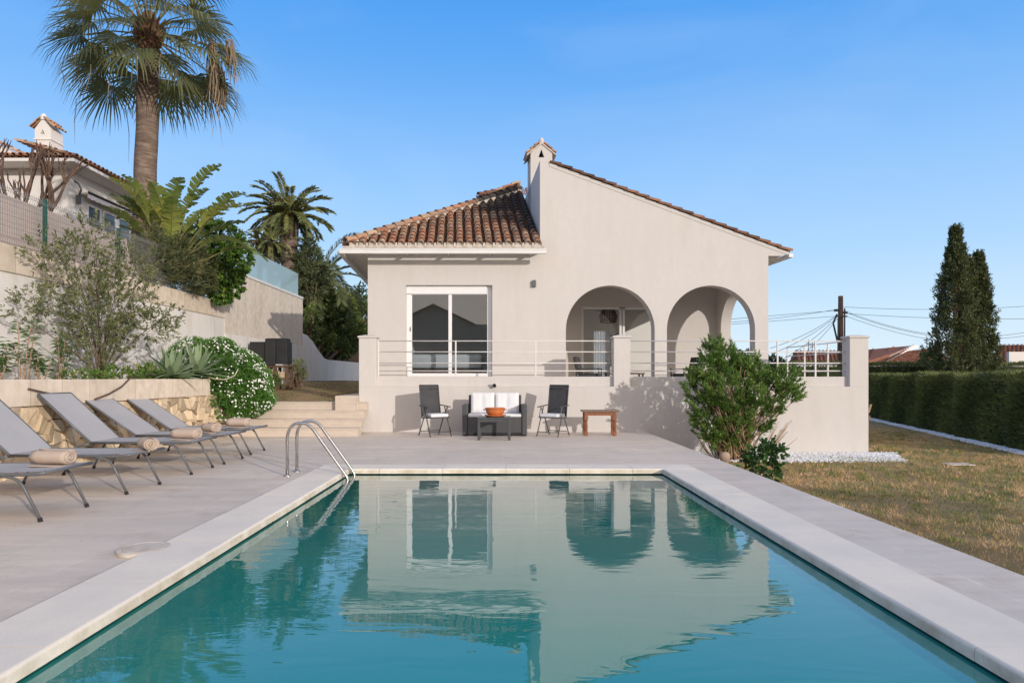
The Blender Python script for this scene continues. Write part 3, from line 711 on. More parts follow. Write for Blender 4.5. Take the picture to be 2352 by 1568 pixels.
# ---------- inside things
o = empty('bed', (-1.5, 19.3, 1.05)); tag(o, 'bed with striped blue grey cover behind the big bedroom window', 'bed')
g = MB(); g.box(-1.6, .9, -.7, 1.0, 0, .5); g.build('bed_base', M['old_wood'], o, bevel=.02)
g = MB(); g.box(-1.6, .9, -.72, 1.02, .51, .92); g.build('mattress', M['bedding'], o, bevel=.08)
o = empty('pillow', (-2.65, 18.85, 1.98)); tag(o, 'plump pale pillow standing at the left end of the bed', 'pillow')
g = MB(); g.box(-.1, .1, -.35, .35, 0, .42); q = g.build('pillow_cover', M['cushion'], o, bevel=.08); q.rotation_euler = (0, R(-25), 0)
o = empty('pendant_lamp', (3.49, 21.7, 3.36)); tag(o, 'woven brown basket pendant lamp seen through the left arch', 'ceiling lamp')
g = MB()
for i in range(9):
    z = -.22+i*.055; r = .30*math.sqrt(max(.05, 1-((i-3.2)/6.3)**2)); r *= .92 if i > 4 else 1
    if i < 3: r = .26
    g.tube([(r*math.cos(a), r*math.sin(a), z) for a in [2*PI*k/20 for k in range(21)]], .014, 5)
for k in range(20):
    a = 2*PI*k/20; g.tube([(.26*math.cos(a), .26*math.sin(a), -.22), (.30*math.cos(a), .30*math.sin(a), -.05), (.2*math.cos(a), .2*math.sin(a), .18), (.05*math.cos(a), .05*math.sin(a), .26)], .009, 4)
g.build('basket_shade', M['old_wood'], o); g = MB(); g.tube([(0, 0, .25), (0, 0, .95)], .006, 6); g.build('cord', M['black'], o)
o = empty('wall_mirror', (4.35, 25.4, 2.35)); tag(o, 'dark wavy edged wall decoration inside the living room', 'wall decoration')
g = MB(); pts = [((.42+.05*math.cos(9*a))*math.cos(a), (.62+.05*math.cos(9*a))*math.sin(a)) for a in [2*PI*k/72 for k in range(72)]]
g.plate([pts], lambda u, v, w: (u, -w, v), .04); g.build('frame', M['old_wood'], o)
o = empty('curtain', (3.0, 21.05, 1.06)); tag(o, 'pale pleated curtain hanging inside the sliding door', 'curtain')
g = MB(); n = 60; vs = []
for j in (0, 1):
    for i in range(n+1): vs.append((-.1+.55*i/n, .035*math.sin(i*1.1), j*1.75))
g.add(vs, [(i, i+1, n+2+i, n+1+i) for i in range(n)]); g.build('cloth', M['bedding'], o, smooth=True)

# ================================================================ STEPS, LEFT WALLS
st = empty('steps', (-5, 14.5, 0)); tag(st, 'broad low stone steps rising beside the terrace wall', 'steps')
SXL, SXR = -6.12, -3.22
sy = [14.45, 14.8, 15.12, 15.45]; sz = [.18, .36, .54, .725]
for i in range(4):
    g = MB(xf=lambda x, y, z: (x+5, y-14.5, z)); y1 = sy[i+1] if i < 3 else 15.62
    g.box(SXL, SXR-.003, sy[i]+.012, y1+.02, (sz[i-1]-.03 if i else -.02), sz[i]-.03); g.box(SXL, SXR-.003, sy[i], y1+.015, sz[i]-.03, sz[i]); 
    if i == 3: g.box(SXL, TL-.003, 15.66, 15.9, .5, .724)
    g.build('step', M['stone_edge'], st, bevel=.004)
g = MB(xf=lambda x, y, z: (x+5, y-14.5, z)); g.box(TL-.48, TL-.004, 15.3, 17.5, .5, AZ_(909, 15.3)); g.build('kerb', M['stone_edge'], st, bevel=.006)
g = MB(); n = 24; vs = []; fs = []
for j in range(n+1):
    for i in range(n+1):
        x = -8+(-3.3+8)*i/n; y = 15.8+30*j/n
        vs.append((x, y, .71+min(.44, (y-15.8)*.05)+.02*math.sin(x*3+y)))
for j in range(n):
    for i in range(n): a = j*(n+1)+i; fs.append((a, a+1, a+n+2, a+n+1))
g.add(vs, fs); struct(g.build('upper_lawn', M['lawn'], smooth=True))
SX = -6.30; WX = -7.9
pl = empty('planter_wall', (SX, 5, 0)); tag(pl, 'rubble stone planter wall with beige block band behind the loungers', 'wall')
off = lambda x, y, z: (x-SX, y-5, z)
g = MB(xf=off); g.box(SX-.25, SX+.02, -5, 14.0, .92, 1.275); g.build('block_band', M['block'], pl, bevel=.01)
g = MB(xf=off); g.box(SX-.3, SX-.09, -5, 14.5, -.1, .92); g.box(SX-.3, SX-.09, 13.8, 14.9, -.1, .75); g.build('mortar_backing', M['soil'], pl)
# rubble: voronoi stones on the wall face
def clip(poly, p, nrm):
    out = []
    for i in range(len(poly)):
        a, b = poly[i], poly[(i+1) % len(poly)]; da = (a-p).dot(nrm); db = (b-p).dot(nrm)
        if da <= 0: out.append(a)
        if da*db < 0: out.append(a+(b-a)*(da/(da-db)))
    return out
g = MB(xf=off)
seeds = []
yy = 3.4
while yy < 14.9:
    z = .02
    while z < .95:
        seeds.append(Vector((yy+U(-.12, .12), z+U(-.08, .08)))); z += U(.17, .30)
    yy += .235
def topz_(y): return .925 if y < 13.9 else max(.55, 1.15-(y-13.9)*.55)
for sI in seeds:
    poly = [sI+Vector((-.3, -.3)), sI+Vector((.3, -.3)), sI+Vector((.3, .3)), sI+Vector((-.3, .3))]
    for o_ in seeds:
        if o_ is sI or (o_-sI).length > .62: continue
        poly = clip(poly, (sI+o_)/2, (o_-sI).normalized())
        if len(poly) < 3: break
    tz = topz_(sI.x)
    if len(poly) >= 3: poly = clip(poly, Vector((0, tz)), Vector((0, 1)))
    if len(poly) >= 3: poly = clip(poly, Vector((0, -.02)), Vector((0, -1)))
    if len(poly) < 3: continue
    c = sum(poly, Vector((0, 0)))/len(poly); m = len(poly); d = U(.02, .10)
    o1 = [c+(p-c)*.93 for p in poly]; o2 = [c+(p-c)*U(.68, .86) for p in poly]; tx, tz2 = U(-.25, .25), U(-.25, .25)
    vs = [(SX-.10, p.x, p.y) for p in o1]+[(SX-.05+d*.55, p.x, p.y) for p in [c+(p-c)*.92 for p in poly]]+[(SX-.05+d+(p.x-c.x)*tx+(p.y-c.y)*tz2, p.x, p.y) for p in o2]
    t = rnd.random()
    g.add(vs, [(i, (i+1) % m, m+(i+1) % m, m+i) for i in range(m)]+[(m+i, m+(i+1) % m, 2*m+(i+1) % m, 2*m+i) for i in range(m)]+[tuple(range(2*m, 3*m))], t)
g.build('rubble_stones', M['rubble'], pl)
g = MB(); g.box(WX-.02, SX-.24, -5, 14.6, .6, 1.2); g.box(WX-.02, SX-.1, 14.6, 15.8, .3, .85); struct(g.build('planter_soil', M['soil']))
# white retaining wall
rw = empty('retaining_wall', (WX, 8, 0)); tag(rw, 'tall white painted retaining wall with beige block coping under the mesh fence', 'wall')
off = lambda x, y, z: (x-WX, y-8, z)
WE = 18.5
g = MB(xf=off); g.box(WX-.3, WX, -6, WE, 0, 2.98); g.build('painted_wall', M['white_wall'], rw)
g = MB(xf=off); g.box(WX-.32, WX+.03, -6, WE, 2.98, 3.42); g.build('block_coping', M['block'], rw, bevel=.01)
cw = empty('concrete_wall', (WX, 22, 0)); tag(cw, 'raw board marked concrete wall topped by blue green glass', 'wall')
off = lambda x, y, z: (x-WX, y-22, z)
CE = 25.7
g = MB(xf=off); g.box(WX-.3, WX+.012, WE+.003, CE, 2.55, 4.38); g.build('upper_wall', M['concrete'], cw)
g = MB(xf=off); g.box(WX-.3, WX+.04, WE+.003, CE-.003, .3, 2.545); g.build('lower_wall', M['white_wall'], cw)
g = MB(xf=off); g.box(WX-.33, WX+.04, WE+.3, CE, 4.385, 4.46); g.build('coping', M['white_trim'], cw)
gp = empty('glass_balustrade', (WX, 22, 4.46)); tag(gp, 'blue green tinted glass balustrade on top of the concrete wall', 'balustrade')
g = MB(); 
for a, b in ((-3.2, -.5), (-.48, 1.7), (1.72, 3.68)): g.box(-.18, -.165, a, b, .005, .92)
g.build('glass_panels', M['frosted'], gp)
# low white wall continuing behind
lw = empty('garden_wall', (WX, 26, 0)); tag(lw, 'low whitewashed garden wall sweeping down behind the barbecue', 'wall')
g = MB(xf=lambda x, y, z: (x-WX, y-26, z))
prof = [(CE, 0), (42, 0), (42, 2.1), (29.2, 2.1), (28.6, 2.15), (27.8, 2.45), (27.0, 2.8), (26.3, 3.0), (CE, 3.05)]
g.plate([prof], lambda u, v, w: (WX-.25+w+(u-CE)*.02, u, v), .25); g.build('wall', M['white_wall'], lw, fix=True)
# upper terrace ground beyond
g = MB(); g.box(-60, WX-.3, -6, CE, 2.5, 3.35); g.box(-60, WX-1.0, CE, 60, 1.5, 3.3); struct(g.build('upper_ground', M['soil']))
# screen wall behind the fence
sw = empty('screen_wall', (WX-.22, 8, 3.4)); tag(sw, 'pinkish plaster screen wall standing directly behind the mesh fence', 'wall')
SE = 14.05; n = 12
prof = [(-6, -.05), (SE+1.15, -.05)]+[(SE+1.15-1.1*math.sin(PI/2*i/n), .02+.86-.86*math.cos(PI/2*i/n)) for i in range(n+1)]+[(-6, .88)]
g = MB(); g.plate([[(a-8, b) for a, b in prof]], lambda u, v, w: (-w, u, v), .12); g.build('wall', plaster('pinkish plaster', (.56, .48, .44), .08, (.45, .38, .34)), sw, fix=True)
# mesh fence
fn = empty('mesh_fence', (WX-.08, 8, 3.42)); tag(fn, 'welded wire mesh fence with green posts on the retaining wall', 'fence')
M['wire'] = simple('galvanised wire', (.30, .29, .28), (.22, .21, .2), 30, .5, .5)
M['green_post'] = simple('dark green post', (.02, .09, .065), (.015, .07, .05), 5, .45, .5)
for py in [4.86, 7.03, 9.20, 11.37, 13.54, 15.71, 17.88]:
    g = MB(); g.box(-.03, .03, py-8-.03, py-8+.03, -.35, .98); g.build('post', M['green_post'], fn, bevel=.006)
for a in [4.86, 7.03, 9.20, 11.37, 13.54, 15.71]:
    g = MB(); y = a-8+.06
    while y < a-8+2.15:
        g.tube([(-.0, y, .02), (-.0, y, .1), (.03, y, .14), (0, y, .18), (0, y, .84), (.03, y, .88), (0, y, .92), (0, y, .98)], .0035, 4, cap=False); y += .05
    for z in (.05, .14, .32, .5, .68, .88, .93): g.tube([(.005 if z not in (.14, .88) else .03, a-8, z), (.005 if z not in (.14, .88) else .03, a-8+2.17, z)], .0045, 4, cap=False)
    g.build('mesh_panel', M['wire'], fn)

# ================================================================ FURNITURE
def arcpts(p0, p1, p2, n=8):
    p0, p1, p2 = Vector(p0), Vector(p1), Vector(p2)
    return [p0*(1-t)**2+p1*2*t*(1-t)+p2*t*t for t in [i/n for i in range(n+1)]]
def lounger(ang, label):
    root = empty('sun_lounger'); tag(root, label, 'sun lounger', 'grey sling sun loungers in a row beside the pool')
    w2 = .335; H = .43; px = -1.38; bl = .95
    ca, sa_ = math.cos(ang), math.sin(ang)
    # local x: 0 at foot end, negative toward head
    g = MB()
    for s in (-1, 1):
        g.tube([(px, s*w2, H), (-.45, s*w2, H), (-.22, s*w2, H-.005), (-.08, s*w2, H-.0), (0, s*w2, H+.015)], .017, 8)
    g.tube([(0, -w2, H+.015), (0, w2, H+.015)], .014, 8); g.tube([(px, -w2, H-.01), (px, w2, H-.01)], .015, 8); g.tube([(-.75, -w2, H-.02), (-.75, w2, H-.02)], .012, 6)
    g.build('seat_frame', M['grey_frame'], root, smooth=True)
    g = MB()
    for s in (-1, 1): g.tube([(px, s*w2, H), (px-bl*ca, s*w2, H+bl*sa_)], .017, 8)
    g.tube([(px-bl*ca, -w2, H+bl*sa_), (px-bl*ca, w2, H+bl*sa_)], .015, 8)
    g.build('back_frame', M['grey_frame'], root, smooth=True)
    g = MB(); n = 20; vs = []
    for j, y in enumerate((-w2+.012, 0, w2-.012)):
        for i in range(n+1):
            x = px*(1-i/n)-.005; sag = -.022*math.sin(PI*i/n) if j == 1 else 0
            vs.append((x, y, H+.012+(sag)+(.012*(i/n)**4)))
    g.add(vs, [(j*(n+1)+i, j*(n+1)+i+1, (j+1)*(n+1)+i+1, (j+1)*(n+1)+i) for j in (0, 1) for i in range(n)], .5)
    g.build('seat_sling', M['sling'], root, smooth=True)
    g = MB(); vs = []
    for j, y in enumerate((-w2+.012, 0, w2-.012)):
        for i in range(n+1):
            t = i/n; sag = .02*math.sin(PI*t) if j == 1 else 0
            vs.append((px-bl*t*ca+sag*sa_*-1*0, y, H+.014+bl*t*sa_-sag))
    g.add(vs, [(j*(n+1)+i, j*(n+1)+i+1, (j+1)*(n+1)+i+1, (j+1)*(n+1)+i) for j in (0, 1) for i in range(n)], .5)
    g.build('back_sling', M['sling'], root, smooth=True)
    for s in (-1, 1):
        for k in (0, 1):
            g = MB()
            if k == 0: pts = [(-.42, s*(w2-.0), H-.02)]+arcpts((-.36, s*w2, H-.022), (-.24, s*w2, H-.03), (-.19, s*w2, H-.14), 6)+[(-.05, s*w2, .02)]; ft = (-.05, s*w2)
            else: pts = [(px-.02, s*w2, H-.01)]+arcpts((px-.1, s*w2, H-.03), (px-.2, s*w2, H-.04), (px-.24, s*w2, H-.15), 6)+[(px-.36, s*w2, .02)]; ft = (px-.36, s*w2)
            g.tube(pts, .0145, 8); lg = g.build('leg', M['grey_frame'], root, smooth=True)
            g = MB(); g.tube([(ft[0]+(.003 if k == 0 else -.003), ft[1], 0), (ft[0]-(.008 if k == 0 else -.008), ft[1], .035)], .02, 8); g.build('rubber_foot', M['rubber'], lg)
    for s in (-1, 1):
        g = MB(); g.tube([(px-bl*.45*ca, s*(w2-.03), H+bl*.45*sa_-.01), (px+.02-.24, s*(w2-.03), H-.05)], .008, 6)
        g.build('back_support', M['grey_frame'], root, smooth=True)
    return root
LG = [(6.23, R(42), 'sun lounger nearest the camera, cut off by the left picture edge'),
      (7.60, R(42), 'second sun lounger from the camera, its backrest running out of the picture'),
      (9.08, R(43), 'third sun lounger from the camera with its whole steep backrest showing'),
      (10.13, R(34), 'fourth sun lounger from the camera with a flatter backrest'),
      (11.31, R(35), 'farthest sun lounger, nearest the stone steps')]
for (y, a, lb) in LG:
    o = lounger(a, lb); o.location = (-4.13 if y < 11 else -4.20, y, 0); o.rotation_euler = (0, 0, R({6.23: .6, 7.60: -1.4, 9.08: 1.2, 10.13: -.8, 11.31: 1.6}[y]))
def towel(loc, rz, label, Ln=.38, r=.083):
    root = empty('rolled_towel', loc, rz); tag(root, label, 'towel', 'rolled beige towels on the loungers')
    g = MB(); n = 100; ring = []
    turns = 4.2
    for i in range(n+1):
        t = i/n; a = t*turns*2*PI; rr = .012+(r-.012)*t; ring.append((rr*math.cos(a)*1.08, rr*math.sin(a)*.93+r*.93))
    vs = []; xs = [-Ln/2+Ln*k/6 for k in range(7)]
    for k, x in enumerate(xs):
        for i, (p, q) in enumerate(ring): vs.append((x+.012*math.sin(i*.13+k), p+U(-.0015, .0015), q+U(-.0015, .0015)))
    m = n+1
    g.add(vs, [(k*m+i, k*m+i+1, (k+1)*m+i+1, (k+1)*m+i) for k in range(6) for i in range(n)], .5)
    o = g.build('towel_roll', M['towel'], root, smooth=True); md = o.modifiers.new('solid', 'SOLIDIFY'); md.thickness = .012
    g = MB(); g.add([(-Ln/2, -.02, .004), (Ln/2, -.02, .004), (Ln/2+.01, -r*1.55, .006), (-Ln/2+.02, -r*1.5, .006)], [(0, 1, 2, 3)]); o = g.build('loose_end', M['towel'], root); md = o.modifiers.new('solid', 'SOLIDIFY'); md.thickness = .01; md.offset = 1
SH = .445
towel((-4.42, 6.42, SH), R(-8), 'rolled beige towel on the nearest lounger')
towel((-4.20, 7.72, SH), R(-48), 'rolled beige towel on the second lounger, turned end on', .32)
towel((-4.42, 9.12, SH), R(-10), 'rolled beige towel on the third lounger')
towel((-4.58, 10.25, SH), R(-35), 'rolled beige towel on the fourth lounger', .3)
towel((-4.62, 11.42, SH), R(-8), 'rolled beige towel on the farthest lounger by the steps')

def folding_chair(loc, rz, label, cushion_label):
    root = empty('folding_chair', loc, rz); tag(root, label, 'chair', 'high backed charcoal folding chairs')
    w2 = .235
    g = MB()
    for s in (-1, 1): g.tube([(s*w2, .17, .40), (s*w2, .30, 1.13)], .013, 8)
    g.tube([(-w2, .30, 1.13), (w2, .30, 1.13)], .012, 8); g.tube([(-w2, .28, 1.05), (w2, .28, 1.05)], .008, 6); g.build('back_frame', M['dark_frame'], root, smooth=True)
    g = MB(); g.add([(-w2+.01, .185, .43), (w2-.01, .185, .43), (w2-.01, .302, 1.12), (-w2+.01, .302, 1.12)], [(0, 1, 2, 3)], .5)
    o = g.build('backrest', M['black_mesh'], root); md = o.modifiers.new('solid', 'SOLIDIFY'); md.thickness = .006
    g = MB()
    for s in (-1, 1): g.tube([(s*w2, .19, .40), (s*w2, -.25, .42)], .013, 8)
    g.tube([(-w2, -.25, .42), (w2, -.25, .42)], .013, 8); g.box(-w2+.01, w2-.01, -.24, .18, .405, .415); g.build('seat', M['dark_frame'], root)
    for s in (-1, 1):
        g = MB(); g.box(s*(w2+.03)-.022, s*(w2+.03)+.022, -.24, .24, .655, .675, rot=Matrix.Rotation(R(4), 3, 'X')); g.build('armrest', M['dark_frame'], root, bevel=.008)
        g = MB(); g.tube([(s*(w2+.025), -.10, .66), (s*(w2+.02), -.18, .43)], .009, 6); g.tube([(s*(w2+.025), -.10, .66), (s*(w2+.02), .02, .43)], .009, 6); g.build('arm_support', M['dark_frame'], root)
        g = MB(); g.tube([(s*(w2+.022), .02, .645), (s*(w2+.02), -.10, .42), (s*(w2+.025), -.30, 0)], .0125, 8); g.build('leg', M['dark_frame'], root, smooth=True)
        g = MB(); g.tube([(s*(w2+.01), .05, .42), (s*(w2+.015), .30, 0)], .0125, 8); g.build('leg', M['dark_frame'], root, smooth=True)
    g = MB(); g.tube([(-w2-.02, -.26, .10), (w2+.02, -.26, .10)], .01, 6); g.tube([(-w2, .21, .10), (w2, .21, .10)], .01, 6); g.build('stretcher', M['dark_frame'], root)
    c = empty('seat_cushion', (Matrix.Rotation(rz, 3, 'Z') @ Vector((0, -.03, .425)))+Vector(loc), rz); tag(c, cushion_label, 'cushion', 'seat cushions of the folding chairs')
    g = MB(); g.box(-.22, .22, -.22, .17, 0, .075); g.build('cushion_cover', M['cushion'], c, bevel=.025)
    return root
M['black_mesh'] = simple('charcoal mesh fabric', (.075, .075, .078), (.055, .055, .058), 9, .8, .2)
folding_chair((-1.53, 14.62, 0), R(33), 'high backed folding chair left of the sofa, turned to the right', 'white cushion on the left folding chair')
folding_chair((1.12, 14.60, 0), R(-31), 'high backed folding chair right of the sofa, turned to the left', 'white cushion on the right folding chair')
# sofa
sf = empty('rattan_sofa', (-.19, 14.85, 0)); tag(sf, 'charcoal rattan two seat sofa against the terrace wall', 'sofa')
for s in (-1, 1):
    g = MB(); g.box(s*.665-.055, s*.665+.055, -.33, .32, .03, .70); g.build('armrest', M['rattan'], sf, bevel=.012)
g = MB(); g.box(-.608, .608, -.30, .25, .07, .42); g.build('seat_base', M['rattan'], sf, bevel=.01)
g = MB(); g.box(-.607, .607, .24, .345, .2, .90); g.build('backrest', M['rattan'], sf, bevel=.012)
g = MB(); g.box(-.6, .6, -.285, -.25, .02, .07); g.box(-.03, .03, -.27, -.22, 0, .07); 
for s in (-1, 1): g.box(s*.665-.045, s*.665+.045, -.31, .3, 0, .03)
g.build('feet', M['black'], sf)
o = empty('sofa_seat_cushion', (-.19, 14.82, .42)); tag(o, 'thin white seat cushion lying along the rattan sofa', 'cushion')
g = MB(); g.box(-.6, .6, -.27, .2, 0, .07); g.build('cushion_cover', M['cushion'], o, bevel=.025)
for x, lb in ((-.47, 'left white quilted back cushion on the rattan sofa'), (.09, 'right white quilted back cushion on the rattan sofa')):
    o = empty('back_cushion', (x, 14.98, .50)); o.rotation_euler = (R(-10), 0, 0); tag(o, lb, 'cushion', 'back cushions on the sofa')
    g = MB(); n = 14; vs = []; fs = []
    for sd in (0, 1):
        for j in range(n+1):
            for i in range(n+1):
                u, v = i/n, j/n; bul = min(1, 6*min(u, 1-u, v, 1-v))**.5
                q = .012*math.sin(u*9+1)*math.sin(v*3)+.006*math.sin(u*23)
                vs.append(((u-.5)*.54, (-1 if sd == 0 else 1)*(.05*bul+q*(sd == 0)), v*.46))
    m = n+1
    for sd in (0, 1):
        for j in range(n):
            for i in range(n):
                a = sd*m*m+j*m+i; q = (a, a+1, a+m+1, a+m); fs.append(q if sd == 0 else q[::-1])
    g.add(vs, fs, .5); g.build('cushion_cover', M['cushion'], o, smooth=True)
# coffee table
ct_ = empty('coffee_table', (-.19, 13.85, 0)); tag(ct_, 'low charcoal coffee table in front of the sofa', 'table')
g = MB(); g.box(-.345, .345, -.3, .3, .44, .475); g.build('table_top', M['dark_frame'], ct_, bevel=.006)
for sx_ in (-1, 1):
    for sy_ in (-1, 1):
        g = MB(); g.box(sx_*.315-.028, sx_*.315+.028, sy_*.27-.028, sy_*.27+.028, 0, .44); g.build('leg', M['dark_frame'], ct_, bevel=.004)
for a in (-.28, .28):
    g = MB(); g.box(-.287, .287, a-.01, a+.01, .38, .44); g.build('apron', M['dark_frame'], ct_)
pt = empty('terracotta_dish', (-.17, 13.80, .477)); tag(pt, 'orange glazed terracotta casserole on a saucer on the coffee table', 'dish')
g = MB(); g.lathe([(.0, 0), (.17, 0), (.235, .035), (.235, .045), (.16, .03), (0, .03)], 36); g.build('saucer', M['terracotta_pot'], pt, smooth=True)
g = MB(); g.lathe([(.0, .032), (.14, .032), (.185, .08), (.20, .13), (.195, .165), (.215, .175), (.215, .19), (.19, .19), (.18, .13), (.12, .06), (0, .055)], 36); g.build('pot', M['terracotta_pot'], pt, smooth=True)
for s in (-1, 1):
    g = MB(); g.tube([(s*.2, -.05, .15)]+[(s*(.2+.04*math.sin(a)), -.05*math.cos(a), .15) for a in (.5, 1.1, 1.57, 2.1, 2.7)]+[(s*.2, .05, .15)], .012, 6); g.build('handle', M['terracotta_pot'], pt, smooth=True)
# wooden side table
wt = empty('wooden_side_table', (AX(1377, 14.75), 14.75, 0)); tag(wt, 'reddish wooden side table with grey weathered top against the wall', 'table')
g = MB(); g.box(-.41, .41, -.2, .2, .535, .57); g.build('table_top', simple('grey weathered wood', (.24, .17, .13), (.15, .11, .085), 8, .7, sc=(1, 8, 8)), wt, bevel=.008)
for sx_ in (-1, 1):
    for sy_ in (-1, 1):
        g = MB(); a, b = sx_*.32, sy_*.15
        g.box(a-.035, a+.035, b-.035, b+.035, .36, .535); g.lathe([(.035, .36), (.042, .34), (.028, .31), (.04, .2), (.03, .12), (.042, .1)], 10, (a, b, 0)); g.box(a-.035, a+.035, b-.035, b+.035, 0, .10)
        g.build('leg', M['wood'], wt)
g = MB(); g.box(-.285, .285, -.17, -.15, .455, .535); g.box(-.285, .285, .15, .17, .455, .535); g.box(-.33, -.31, -.115, .115, .455, .535); g.box(.31, .33, -.115, .115, .455, .535); g.build('apron', M['wood'], wt)
# pool ladder handrails
for y, lb in ((8.62, 'stainless steel pool handrail nearer the camera'), (9.02, 'stainless steel pool handrail farther from the camera')):
    o = empty('pool_handrail', (-2.85, y, 0)); tag(o, lb, 'pool ladder', 'curved stainless pool handrails')
    pts = [(0, 0, 0), (0, 0, .45)]+arcpts((0, 0, .48), (.005, 0, .70), (.17, 0, .70), 7)+arcpts((.19, 0, .70), (.30, 0, .70), (.38, 0, .56), 6)+[(.76, 0, .03)]+arcpts((.78, 0, 0), (.80, 0, -.05), (.80, 0, -.1), 4)+[(.80, 0, -.9)]
    g = MB(); g.tube(pts, .021, 12); g.build('rail', M['steel'], o, smooth=True)
    g = MB(); g.lathe([(.05, 0), (.05, .008), (.03, .022), (.022, .03)], 20); g.build('base_flange', M['steel'], o, smooth=True)
# porch furniture
def porch_chair(loc, rz, label):
    root = empty('lounge_chair', loc, rz); tag(root, label, 'chair', 'dark lounge chairs on the porch')
    g = MB()
    for s in (-1, 1):
        g.box(s*.33-.03, s*.33+.03, -.36, .33, .50, .53)
        for y in (-.33, .30): g.box(s*.33-.02, s*.33+.02, y-.02, y+.02, 0, .50)
    g.box(-.31, .31, -.32, .30, .22, .26); g.build('frame', M['dark_frame'], root)
    g = MB(); g.box(-.3, .3, -.32, .25, .262, .38); g.build('seat', M['black_mesh'], root, bevel=.03)
    g = MB(); g.box(-.3, .3, .24, .36, .36, .86, rot=Matrix.Rotation(R(-14), 3, 'X')); g.build('backrest', M['black_mesh'], root, bevel=.03)
porch_chair((2.45, 18.75, 1.04), R(75), 'dark lounge chair on the porch inside the left arch')
porch_chair((5.35, 18.95, 1.04), R(-72), 'dark lounge chair on the porch inside the right arch')
o = empty('porch_table', (3.55, 19.2, 1.04)); tag(o, 'low wooden porch table inside the left arch', 'table')
g = MB(); g.box(-.55, .55, -.3, .3, .36, .40); g.build('table_top', M['old_wood'], o, bevel=.005)
for a in (-.5, .5):
    for b in (-.25, .25): g = MB(); g.box(a-.025, a+.025, b-.025, b+.025, 0, .36); g.build('leg', M['dark_frame'], o)
# barbecue
bq = empty('barbecue', at(640, 893, 20.2)); tag(bq, 'black steel barbecue on a rough wooden stand by the concrete wall', 'barbecue'); bz = bq.location.z
kk = 20.2/1500
g = MB(); g.box(-.80, .34, -.25, .25, AZ_(836, 20.2)-bz, AZ_(786, 20.2)-bz); g.box(-.28, .30, -.24, .24, AZ_(786, 20.2)-bz, AZ_(778, 20.2)-bz); g.build('firebox', M['black'], bq, bevel=.01)
g = MB(); g.box(-.30, -.0, -.33, -.25, AZ_(840, 20.2)-bz, AZ_(779, 20.2)-bz); g.build('door', M['black'], bq, bevel=.01)
for x in (-.3, -.03, .33):
    g = MB(); g.box(x-.04, x+.04, -.25, -.17, 0, .66); g.build('leg', M['old_wood'], bq)
    g = MB(); g.box(x-.04, x+.04, .17, .25, 0, .66); g.build('leg', M['old_wood'], bq)
g = MB(); g.box(-.42, .40, -.28, .28, .66, .72); g.box(-.3, .34, -.26, .26, .3, .34); g.build('shelf', M['old_wood'], bq)
g = MB(); g.box(-.22, .0, -.2, .1, .345, .60); g.box(.05, .26, -.2, .1, .345, .52); g.build('stacked_bricks', M['rubble'], bq)
# drip hose on planter
for nm, pts, lb in (('garden_hose', [at(-40, 893, 8.6), at(0, 904, 9.0), at(60, 925, 9.4), at(112, 934, 9.75)], 'brown irrigation hose sagging from the block band at the left edge'),
                    ('garden_hose', [at(186, 917, 10.0), at(215, 905, 10.35), at(245, 888, 10.7), at(275, 868, 10.95), at(290, 864, 11.1)], 'brown irrigation hose rising over the block band beside the agave')):
    g = MB(); pts = [Vector((min(max(p.x, SX+.05), SX+.07), p.y, p.z)) for p in pts]
    g.tube(pts, .014, 6); o = g.build(nm, simple('brown rubber hose', (.10, .06, .05), None, 8, .6), None, smooth=True); tag(o, lb, 'hose')

# ================================================================ NEAR PLANTS
M['oleander'] = foliage('oleander leaves', (.055, .115, .025), (.125, .225, .045), (.29, .39, .09))
M['oliveish'] = foliage('olive green leaves', (.08, .10, .04), (.155, .175, .07), (.33, .32, .16))
M['tan_stem'] = simple('pale tan stems', (.42, .29, .19), (.26, .17, .11), 12, .85, .1, tint=.25)
# big bush in front of the terrace wall: many stems fanning out of one foot
root_b = (5.05, 14.35, -.52)
tag_b = empty('oleander_bush', root_b); tag(tag_b, 'large green bush with many tan stems against the terrace wall', 'bush')
lv = MB(); sm = MB(); ob = Vector(root_b); rn = rnd
clumps = []
def addcl(x, y, Y, r, n): clumps.append((at(1695+(x-1695)*.94, y, Y), r, n))
for (x, y, Y, r, n) in [(1650, 830, 14.2, .30, 22), (1625, 860, 14.0, .30, 22), (1675, 860, 14.4, .34, 24), (1605, 905, 14.0, .30, 18), (1655, 910, 13.8, .34, 26), (1705, 870, 14.2, .32, 22),
                        (1725, 850, 14.4, .24, 16), (1715, 920, 13.9, .26, 18), (1640, 955, 13.9, .28, 14), (1620, 985, 14.1, .2, 7), (1650, 1010, 14.1, .2, 6), (1700, 965, 13.8, .22, 10), (1745, 930, 14.0, .2, 9),
                        (1785, 895, 14.2, .26, 18), (1810, 885, 14.3, .24, 16), (1765, 880, 14.5, .2, 12), (1818, 905, 14.1, .2, 12), (1790, 940, 14.1, .16, 8), (1640, 810, 14.3, .2, 10), (1590, 890, 14.1, .2, 10), (1745, 880, 14.5, .22, 10), (1770, 965, 14.1, .12, 4), (1638, 1000, 14.0, .2, 12), (1662, 1022, 14.1, .2, 10), (1700, 1000, 14.0, .22, 10), (1690, 960, 14.3, .25, 14), (1735, 985, 14.2, .18, 8), (1612, 950, 14.1, .2, 10)]:
    addcl(x, y, Y, r*1.08, n)
